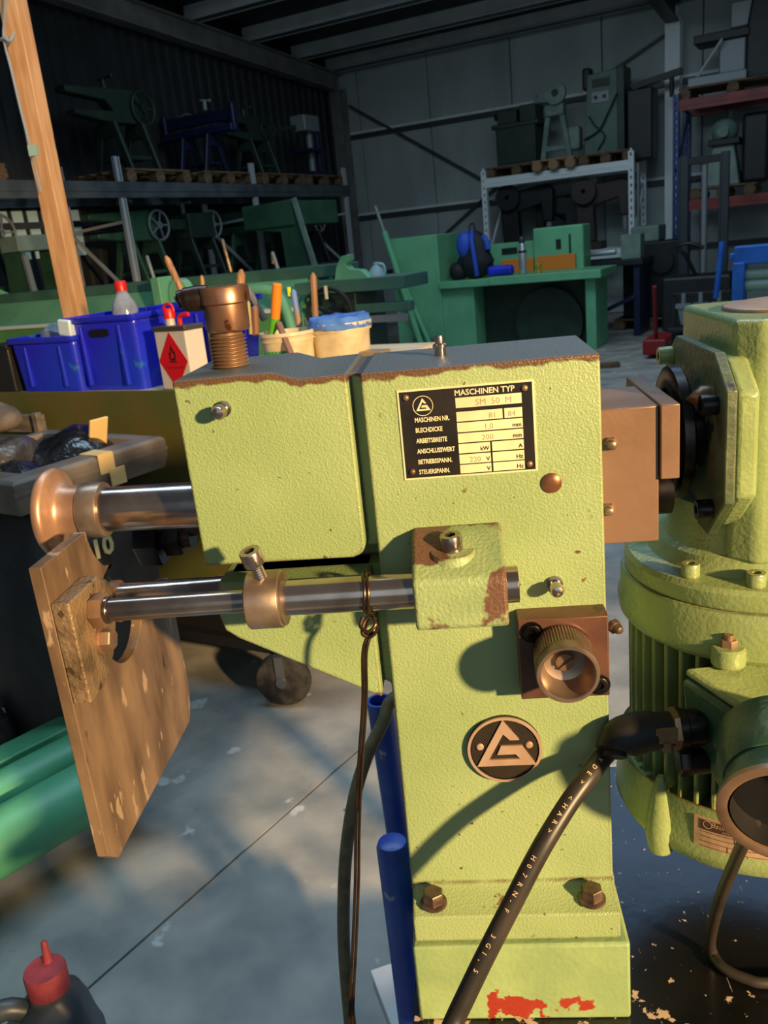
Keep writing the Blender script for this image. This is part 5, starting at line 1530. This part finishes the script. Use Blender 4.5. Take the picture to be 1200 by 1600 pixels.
# ================================================================== GREEN SHEAR BENCH (v about 10)
SG = mat('shear_green', (112, 182, 136), 0.45, 0, (100, 168, 126), 3, rvar=0.06)
ORA = mat('orange_guard', (226, 128, 44), 0.45)
sb = Thing('green_motor_shear', 'big green sheet machine with long table and orange guard strip', 'machine', H(-3.8, 10.0, 0), HA)
MB().box(-1.32, -0.68, -0.06, 0.62, 0, 1.45).out('end_cabinet', SG, sb, 0.012)
MB().box(-0.70, -0.26, -0.02, 0.55, 0, 0.80).out('pedestal', SG, sb, 0.01)
MB().box(-0.68, 0.35, -0.10, 0.60, 0.80, 0.885).out('table_top', SG, sb, 0.008)
MB().box(0.0, 1.33, -0.16, 0.60, 0.805, 0.90).out('table_top', SG, sb, 0.008)
MB().box(1.12, 1.24, -0.05, 0.50, 0.0, 0.81).out('end_plate', SG, sb, 0.008)
MB().box(-0.68, 0.45, 0.62, 0.9, 0.6, 1.26).out('shear_beam', SG, sb, 0.01)
MB().box(0.33, 0.95, 0.55, 0.9, 0.6, 1.40).out('gear_cover', SG, sb, 0.02)
MB().box(-0.62, -0.30, 0.56, 0.615, 0.90, 1.06).out('guard', ORA, sb, 0.004)
MB().box(-0.10, 0.32, 0.56, 0.615, 0.90, 1.06).out('guard', ORA, sb, 0.004)
MB().box(0.38, 0.86, 0.50, 0.545, 0.90, 1.07).out('guard', ORA, sb, 0.004)
MB().box(0.62, 0.68, 0.535, 0.548, 1.14, 1.25).out('switch', BLK, sb, 0.003)
MB().box(0.78, 0.80, 0.535, 0.548, 1.08, 1.30).out('slot', BLK, sb)
m = MB(); m.lathe([(0, 0), (0.04, 0), (0.04, 0.02), (0, 0.02)], (-0.60, 0.615, 1.13), (0, -1, 0), 18); m.out('dial', BLK, sb)
MB().box(-0.1, 0.1, 0.605, 0.618, 1.13, 1.20).out('name_board', BLK, sb)
m = MB(); m.prism([(p[0]*0.12-0.34, p[1]*0.24+1.0) for p in arc(0, 0, 1, 0, 180, 12)], 'y', 0.58, 0.63); m.out('guard_flap', mat('flap_dark', (60, 74, 62), 0.5), sb, 0.004)
MB().box(-0.26, 1.12, 0.30, 0.34, 0.05, 0.80).out('rear_panel', MDG, sb, 0.004)
m = MB(); m.lathe([(0, 0), (0.42, 0), (0.42, 0.08), (0, 0.08)], (0.60, 0.27, 0.30), (0, -1, 0), 36); m.out('wheel_guard', MDG, sb, 0.004)
m = MB(); a = HMI @ pz(660, 545, 9.85); b_ = HMI @ pz(600, 362, 9.85); c = HMI @ pz(586, 322, 9.85)
off = Vector((-3.8, 10.0, 0)); m.cyl(a-off, b_-off, 0.042, n=14); lv = m.out('lever_tube', SG, sb)
m = MB(); m.cyl(b_-off, c-off, 0.022, n=12); m.out('steel_tip', GREYM, lv)
m = MB(); m.cyl(a-off+Vector((0.12, 0.02, 0)), Vector((-1.20, -0.10, 1.0)), 0.03, n=12); m.out('lever_tube', SG, sb)
MB().box(-1.10, -0.74, -0.12, -0.06, 0.06, 0.22).out('foot_bracket', LGD, sb, 0.01)

# things on the bench
bk = Thing('backpack', 'blue and black backpack standing on the green machine table', 'backpack', H(-4.08, 10.15, 0.885), HA)
BPB = mat('pack_blue', (44, 84, 196), 0.6); BPK = mat('pack_black', (22, 24, 30), 0.7, 0, (30, 32, 40), 9)
m = MB(); m.ball((0, 0, 0.0), 1.0, 24, (0.20, 0.13, 0.29))
for v in m.bm.verts:
    v.co.z += 0.28
    if v.co.z < 0.25: v.co.x *= 1.25; v.co.y *= 1.2
    v.co.z = max(v.co.z, 0.0)
m.out('main_bag', BPK, bk)
m = MB(); m.ball((-0.10, -0.05, 0.40), 1.0, 18, (0.11, 0.10, 0.17)); m.out('upper_pocket', BPB, bk)
m = MB(); m.tube([(0.0, -0.05, 0.55), (0.02, -0.13, 0.46), (0.05, -0.165, 0.30), (0.07, -0.165, 0.12), (0.07, -0.15, 0.04)], 0.028, n=8, smooth=4); m.out('strap', BPB, bk)
m = MB(); m.tube([(0.13, -0.02, 0.48), (0.18, -0.05, 0.42), (0.20, -0.06, 0.33)], 0.035, n=8, smooth=4); m.out('strap', BPB, bk)
m = MB(); m.tube([(-0.05, 0.0, 0.55), (-0.05, 0.02, 0.63), (0.0, 0.02, 0.64), (0.02, 0, 0.56)], 0.012, n=8, smooth=4); m.out('handle', BPK, bk)
m = MB(); m.ball((-0.22, -0.03, 0.1), 1.0, 14, (0.12, 0.11, 0.12)); m.out('side_pocket', BPK, bk)
fl_ = Thing('steel_flask', 'tall shiny steel flask with dark cap beside the backpack', 'flask', H(-3.43, 10.02, 0.905), HA)
m = MB(); m.lathe([(0, 0), (0.045, 0), (0.048, 0.01), (0.048, 0.30), (0.035, 0.33), (0.03, 0.35), (0, 0.35)], (0, 0, 0), up, 24); m.out('flask_body', mat('flask_steel', (206, 208, 206), 0.25, 0.7), fl_)
m = MB(); m.lathe([(0.034, 0.35), (0.036, 0.36), (0.036, 0.40), (0.025, 0.42), (0, 0.42)], (0, 0, 0), up, 20); m.out('cap', mat('cap_dark', (40, 60, 60), 0.4), fl_)
m = MB(); m.lathe([(0.0495, 0.24), (0.0495, 0.265), (0.048, 0.265), (0.048, 0.24)], (0, 0, 0), up, 24, close=True); m.out('band', BLK, fl_)
o = MB().box(-0.16, 0.16, -0.06, 0.06, 0, 0.12).out('blue_pouch', mat('pouch_blue', (40, 54, 220), 0.5, 0, (30, 40, 180), 8), None, 0.04, 4)
o.location = H(-3.72, 10.05, 0.90); o.rotation_euler = (0, 0, HA); tag(o, 'bright blue soft pouch lying before the steel flask', 'pouch')
o = MB().lathe([(0, 0), (0.03, 0), (0.03, 0.03), (0.018, 0.04), (0.04, 0.075), (0.045, 0.10), (0.025, 0.12), (0, 0.12)], (0, 0, 0), up, 16).out('brass_cup', mat('cup_brass', (226, 190, 70), 0.3, 0.6), None)
o.location = H(-3.22, 9.95, 0.90); tag(o, 'small shiny yellow brass cup near the end of the green machine table', 'cup')

# ================================================================== MACHINES ON THE PALE RACK
pallet(-4.42, 13.2, 2.17, 'pallet under the dark green cabinet on the pale rack', w=0.95)
pallet(-3.82, 13.05, 2.17, 'light coloured pallet under the splayed grey stand on the pale rack', w=0.62, mt=mat('pallet_pale', (160, 128, 92), 0.8))
pallet(-3.12, 13.2, 2.17, 'pallet under the tall column machine on the pale rack', w=0.75)
t = Thing('cabinet_machine', 'dark green cabinet machine on the pale rack beside the splayed stand', 'machine', H(-4.46, 13.2, 2.314), HA)
MB().box(-0.30, 0.30, -0.25, 0.25, 0, 0.52).out('cabinet', MDG, t, 0.01)
MB().box(-0.27, 0.27, -0.262, -0.25, 0.04, 0.48).out('door', MDG, t, 0.004)
MB().box(-0.36, 0.36, -0.26, 0.26, 0.52, 0.58).out('top_tray', MDG, t, 0.008)
MB().box(-0.28, 0.02, -0.22, 0.22, 0.58, 0.76).out('head', MDG, t, 0.01)
MB().box(0.06, 0.30, -0.20, 0.2, 0.58, 0.80).out('gear_case', MDG, t, 0.01)
m = MB(); m.lathe([(0, 0), (0.05, 0), (0.05, 0.03), (0, 0.03)], (-0.32, -0.1, 0.70), (-1, 0, 0), 16); m.out('knob', BLK, t)
t = Thing('grinding_stand', 'grey green splayed stand with round wheel on top on the pale rack', 'machine', H(-3.88, 13.05, 2.314), HA)
for s in (-1, 1):
    m = MB(); m.bar((s*0.20, 0, 0), (s*0.10, 0, 0.62), 0.075, 0.09, up=(0, 1, 0)); m.out('leg', MGG, t, 0.01)
MB().box(-0.18, 0.18, -0.04, 0.04, 0.12, 0.19).out('cross_bar', MGG, t, 0.008)
MB().box(-0.14, 0.14, -0.08, 0.10, 0.58, 0.74).out('head', MGG, t, 0.02)
m = MB(); m.lathe([(0.05, 0), (0.15, 0), (0.15, 0.07), (0.05, 0.07)], (0.04, -0.06, 0.87), (0, -1, 0), 30, close=True); m.out('wheel_ring', MGG, t)
m = MB(); m.lathe([(0, 0), (0.05, 0), (0.05, 0.05), (0, 0.05)], (0.04, -0.05, 0.87), (0, -1, 0), 16); m.out('hub', BLK, t)
m = MB(); m.bar((-0.05, 0, 0.80), (-0.30, 0, 0.84), 0.06, 0.06); m.bar((-0.28, 0, 0.84), (-0.27, 0, 0.92), 0.03, 0.03); m.out('rest_arm', MGG, t)
MB().box(0.16, 0.34, 0.0, 0.2, 0.1, 0.42).out('motor_cover', MGG, t, 0.04, 4)
t = Thing('column_machine', 'tall green column machine with control panel on the pale rack', 'machine', H(-3.16, 13.2, 2.314), HA)
m = MB(); m.loop_skin([[(-0.30, -0.2, 0), (0.22, -0.2, 0), (0.22, 0.2, 0), (-0.30, 0.2, 0)], [(-0.24, -0.2, 1.03), (0.20, -0.2, 1.06), (0.20, 0.2, 1.06), (-0.24, 0.2, 1.03)]]); m.out('column', mat('column_green', (92, 118, 104), 0.5, 0, (76, 104, 92), 4), t, 0.01)
MB().box(0.17, 0.27, -0.22, 0.22, 0.0, 1.08).out('slide_rail', MDG, t, 0.006)
MB().box(-0.18, 0.06, -0.215, -0.2, 0.66, 0.80).out('control_panel', GREYM, t, 0.003)
for x in (-0.12, 0.0):
    m = MB(); m.lathe([(0, 0), (0.025, 0), (0.025, 0.02), (0, 0.02)], (x, -0.215, 0.73), (0, -1, 0), 12); m.out('button', BLK, t)
MB().box(-0.17, 0.07, -0.215, -0.2, 0.86, 0.96).out('name_board', BLK, t)
m = MB(); m.tube([(-0.22, -0.22, 0.5), (-0.14, -0.24, 0.38), (0.0, -0.24, 0.22), (-0.1, -0.24, 0.05)], 0.012, n=8, smooth=4); m.tube([(0.18, -0.24, 0.74), (0.05, -0.25, 0.5), (-0.08, -0.24, 0.3), (-0.3, -0.24, 0.2)], 0.012, n=8, smooth=4); m.out('cables', BLK, t)
MB().box(-0.34, -0.22, -0.1, 0.1, 0.86, 1.14).out('drive_motor', BLK, t, 0.03, 3)
t = Thing('black_machine', 'black armed machine at the end of the pale rack top beside the column machine', 'machine', H(-2.72, 13.2, 2.17), HA)
MB().box(-0.14, 0.20, -0.2, 0.2, 0, 0.9).out('body', MBLK, t, 0.02); m = MB(); m.bar((-0.1, 0, 0.95), (0.55, 0, 1.05), 0.10, 0.08); m.out('arm', MBLK, t); m = MB(); m.cyl((0.42, 0, 1.0), (0.42, 0, 0.75), 0.03, n=10); m.out('spindle', MBLK, t)
# lower level: dark silhouettes
def swan(u, v, z, rz, label, m1, s=1.0):
    T = Thing('swan_neck_machine', label, 'machine', H(u, v, z), HA+rz)
    MB().box(-0.22*s, 0.22*s, -0.15*s, 0.15*s, 0, 0.10*s).out('base', m1, T, 0.01)
    m = MB(); m.prism([(-0.12*s, 0.1*s), (0.12*s, 0.1*s), (0.10*s, 0.55*s), (0.42*s, 0.62*s), (0.44*s, 0.40*s), (0.56*s, 0.40*s), (0.58*s, 0.78*s), (0.50*s, 0.86*s), (-0.05*s, 0.80*s), (-0.14*s, 0.70*s)], 'y', -0.07*s, 0.07*s); m.out('frame', m1, T, 0.02, 3)
    m = MB(); m.lathe([(0.03*s, 0), (0.16*s, 0), (0.16*s, 0.05*s), (0.03*s, 0.05*s)], (0.0, -0.12*s, 0.74*s), (0, -1, 0), 24, close=True); m.out('flywheel', m1, T)
    m = MB(); m.cyl((0.50*s, 0, 0.42*s), (0.50*s, 0, 0.22*s), 0.04*s, n=12); m.out('ram', GREYM, T)
    return T
swan(-4.62, 13.1, 1.02, 0, 'black swan neck machine below the dark green cabinet on the pale rack', MBLK, 1.15)
swan(-3.75, 13.3, 1.02, R(180), 'black machine in the middle of the lower pale rack level', MBLK, 0.95)
swan(-3.47, 13.1, 1.02, 0, 'brown black machine below the tall column machine on the pale rack', mat('machine_brown', (62, 48, 44), 0.5), 1.1)
m = MB(); m.ball((0, 0, 0.13), 0.13, 18); o = m.out('blue_motor', mat('motor_blue', (44, 80, 150), 0.45), None); o.location = H(-3.72, 12.75, 1.02); tag(o, 'round blue motor on the lower pale rack level', 'motor')
# roll of pale sheet stored under the top level
m = MB(); m.cyl((-0.75, 0, 0), (0.55, 0, 0), 0.10, n=24); o = m.out('foil_roll', mat('roll_grey', (150, 158, 152), 0.5), None); o.location = H(-3.95, 13.45, 1.92); o.rotation_euler = (0, 0, HA); tag(o, 'pale roll of sheeting laid across the pale rack under its top level', 'roll')

# workbench clutter between shear and column
t = Thing('steel_trestle', 'dark bench with bright steel bar and grey control box right of the shear', 'bench', H(-2.74, 11.28, 0), HA)
for x in (-0.5, 0.42):
    MB().box(x-0.04, x+0.04, -0.3, 0.3, 0, 0.86).out('leg', MBLU, t, 0.006)
MB().box(-0.6, 0.5, -0.35, 0.35, 0.86, 0.93).out('top_plate', MBLK, t, 0.006)
m = MB(); m.cyl((-0.45, -0.2, 1.02), (0.15, -0.2, 1.03), 0.035, n=14); m.out('steel_bar', mat('bar_bright', (190, 200, 200), 0.3, 0.3), t)
MB().box(0.22, 0.46, -0.25, 0.0, 0.93, 1.22).out('control_box', MGG, t, 0.01)
MB().box(-0.6, -0.5, -0.2, 0.0, 0.93, 1.18).out('vice', GREYM, t, 0.02)
m = MB(); m.bar((-0.5, -0.3, 0.1), (0.42, -0.3, 0.5), 0.05, 0.05); m.out('brace', MBLU, t)
pallet(-2.3, 12.0, 0.0, 'pallet on the floor under the very dark machine before the steel column', w=0.9)
t = Thing('dark_press', 'very dark machine standing on the floor before the pale steel column', 'machine', H(-2.3, 12.0, 0.144), HA)
MB().box(-0.35, 0.4, -0.3, 0.3, 0, 0.95).out('body', MBLK, t, 0.02); MB().box(-0.25, 0.1, -0.25, 0.25, 0.95, 1.15).out('head', MGG, t, 0.02); m = MB(); m.cyl((0.15, -0.32, 0.7), (0.15, -0.36, 0.7), 0.15, n=20); m.out('handwheel', MBLK, t)
m = MB(); m.cyl((0, 0, 0), (0, 0, 2.1), 0.022, n=10); o = m.out('standing_bar', GREYM, None); o.location = H(-2.62, 12.55, 0); tag(o, 'thin grey steel bar standing upright between pale rack and column', 'bar')
o = MB().box(-0.15, 0.10, -0.05, 0.05, 0, 0.05).out('timber_block', PAL, None, 0.004); o.location = at_z(952, 574, 0); tag(o, 'short timber block lying on the floor behind the steel drive block', 'timber')

# ================================================================== RED RACK CONTENT, STACKER, RIGHT SIDE MACHINES
pallet(-1.45, 12.95, 2.78, 'pallet on the red rack top under the grey milling table', w=1.3)
pallet(-1.55, 12.95, 1.55, 'pallet on the red rack middle level under the tapered machine', w=0.8)
t = Thing('milling_machine', 'dark grey knee machine with pale base on the red rack top', 'machine', H(-1.45, 12.95, 2.924), HA)
MB().box(-0.55, 0.15, -0.35, 0.35, 0, 0.11).out('base_plate', GREYM, t, 0.01)
MB().box(-0.2, 0.12, -0.2, 0.2, 0.11, 0.5).out('knee', GREYM, t, 0.02)
MB().box(-0.5, 0.16, -0.25, 0.25, 0.50, 0.60).out('table_plate', MBLK, t, 0.01)
m = MB(); m.prism([(0.12, 0), (0.55, 0), (0.50, 0.5), (0.42, 0.95), (0.2, 1.05), (0.12, 0.6)], 'y', -0.22, 0.22); m.out('column', MBLK, t, 0.03, 3)
MB().box(-0.08, 0.18, -0.15, 0.15, 0.62, 0.92).out('head', GREYM, t, 0.02)
m = MB(); m.bar((-0.45, -0.3, 0.1), (-0.15, -0.3, 0.5), 0.03, 0.03); m.out('screw', GREYM, t)
t = Thing('tapered_press', 'pale green tapered stand with round head on the red rack middle level', 'machine', H(-1.58, 12.95, 1.694), HA)
m = MB(); m.loop_skin([[(-0.25, -0.2, 0), (0.22, -0.2, 0), (0.22, 0.2, 0), (-0.25, 0.2, 0)], [(-0.12, -0.12, 0.55), (0.12, -0.12, 0.55), (0.12, 0.12, 0.55), (-0.12, 0.12, 0.55)]]); m.out('stand', MGG, t, 0.02, 3)
m = MB(); m.ball((0, 0, 0.68), 0.17, 18); m.cyl((0, -0.22, 0.66), (0, 0.2, 0.66), 0.07, n=14); m.cyl((0.06, 0, 0.8), (0.06, 0, 0.92), 0.04, n=10); m.out('head', MGG, t)
MB().box(-0.18, 0.2, -0.2, 0.2, 0.50, 0.58).out('work_table', MBLK, t, 0.01)
MB().box(0.22, 0.55, -0.1, 0.25, 0, 0.85).out('rear_column', MBLK, t, 0.05, 3)
st_ = Thing('stacker_truck', 'black stacker truck mast standing before the red rack', 'truck', H(-1.55, 11.0, 0), HA)
for x in (-0.22, 0.22):
    m = MB(); m.box(x-0.045, x+0.045, -0.05, 0.05, 0.05, 2.02); m.box(x-0.055, x-0.035, -0.06, 0.06, 0.05, 2.0); m.out('mast_rail', mat('mast_dark', (48, 54, 58), 0.45), st_, 0.004)
for z in (0.55, 1.92):
    MB().box(-0.25, 0.25, -0.04, 0.04, z, z+0.08).out('cross_member', MBLK, st_, 0.004)
m = MB(); m.cyl((0, 0, 0.3), (0, 0, 1.9), 0.035, n=12); m.out('hydraulic_ram', GREYM, st_)
MB().box(-0.38, 0.38, -0.55, -0.08, 0.10, 0.72).out('drive_unit', MBLK, st_, 0.04, 3)
m = MB(); m.tube([(0, -0.5, 0.7), (-0.1, -0.65, 0.95), (-0.18, -0.68, 1.05), (-0.05, -0.7, 1.08), (0.1, -0.68, 1.02)], 0.022, n=8, smooth=4); m.out('tiller', MBLK, st_)
for x in (-0.22, 0.22):
    MB().box(x-0.07, x+0.07, 0.05, 0.95, 0.05, 0.12).out('fork', MBLK, st_, 0.008)
    m = MB(); m.cyl((x-0.04, -0.35, 0.08), (x+0.04, -0.35, 0.08), 0.08, n=18); m.out('wheel', TYRE, st_)
bp = Thing('blue_press_brake', 'bright blue sheet machine with pale green rollers at the photo edge', 'machine', H(-0.42, 7.5, 0), HA)
BBL = mat('machine_blue', (44, 118, 206), 0.4, 0, (36, 98, 180), 5)
MB().box(-0.40, 0.40, -0.08, 0.08, 0.98, 1.12).out('top_beam', BBL, bp, 0.01)
for x in (-0.36, 0.40):
    MB().box(x-0.045, x+0.045, -0.12, 0.12, 0.0, 1.0).out('side_post', BBL, bp, 0.01)
MB().box(-0.44, -0.34, -0.04, 0.04, 1.02, 1.07).out('bracket', BBL, bp, 0.008)
for z, r in ((0.90, 0.045), (0.815, 0.045)):
    m = MB(); m.cyl((-0.33, 0, z), (0.36, 0, z), r, n=18); m.out('roller', mat('roller_pale', (150, 174, 150), 0.4), bp)
m = MB(); m.cyl((-0.55, 0.1, 0.72), (-0.51, 0.1, 1.16), 0.022, n=10); m.out('lever', BBL, bp)
MB().box(-0.3, 0.4, -0.1, 0.1, 0.30, 0.36).out('tie_bar', mat('bar_pale', (120, 140, 120), 0.5), bp, 0.006)
m = MB(); m.box(-0.02, 0.36, 0.35, 0.7, 0, 1.45); o = m.out('green_cabinet', mat('cab_green', (96, 130, 96), 0.5), None, 0.02); o.location = H(-0.25, 8.3, 0); o.rotation_euler = (0, 0, HA); tag(o, 'dull green machine cabinet behind the bright blue sheet machine', 'cabinet')
tc_ = Thing('tool_cart', 'low dark cart carrying grey upright clamps before the stacker truck', 'cart', H(-1.27, 9.0, 0), HA)
MB().box(-0.30, 0.30, -0.2, 0.2, 0.30, 0.34).out('deck', MBLK, tc_, 0.004)
MB().box(-0.28, 0.28, -0.02, 0.02, 0.62, 0.66).out('hanging_rail', MBLK, tc_, 0.004)
for x in (-0.27, 0.27):
    MB().box(x-0.02, x+0.02, -0.02, 0.02, 0.06, 0.66).out('post', MBLK, tc_, 0.003)
    m = MB(); m.cyl((x, -0.15, 0.06), (x+0.03, -0.15, 0.06), 0.06, n=14); m.out('wheel', TYRE, tc_)
    m = MB(); m.cyl((x, 0.15, 0.06), (x+0.03, 0.15, 0.06), 0.06, n=14); m.out('wheel', TYRE, tc_)
for x in (-0.17, -0.01, 0.16):
    m = MB(); m.cyl((x, -0.05, 0.66), (x, -0.05, 0.36), 0.022, n=10); m.box(x-0.07, x+0.07, -0.09, -0.01, 0.52, 0.56); m.loop_skin([[(x-0.05, -0.08, 0.52), (x+0.05, -0.08, 0.52), (x+0.05, -0.02, 0.52), (x-0.05, -0.02, 0.52)], [(x-0.02, -0.07, 0.36), (x+0.02, -0.07, 0.36), (x+0.02, -0.03, 0.36), (x-0.02, -0.03, 0.36)]])
    m.out('clamp', GREYM, tc_)
t = Thing('red_jack', 'dark red trolley jack on the floor beside the tool cart', 'jack', H(-1.75, 9.4, 0), HA)
MB().box(-0.12, 0.12, -0.3, 0.3, 0.04, 0.20).out('body', mat('jack_red', (140, 26, 26), 0.5), t, 0.02)
m = MB(); m.cyl((0, -0.2, 0.18), (0.05, -0.55, 0.75), 0.02, n=10); m.out('handle', mat('jack_red', (140, 26, 26)), t)
for x in (-0.12, 0.12):
    m = MB(); m.cyl((x-0.03, 0.2, 0.05), (x+0.03, 0.2, 0.05), 0.05, n=14); m.out('wheel', TYRE, t)
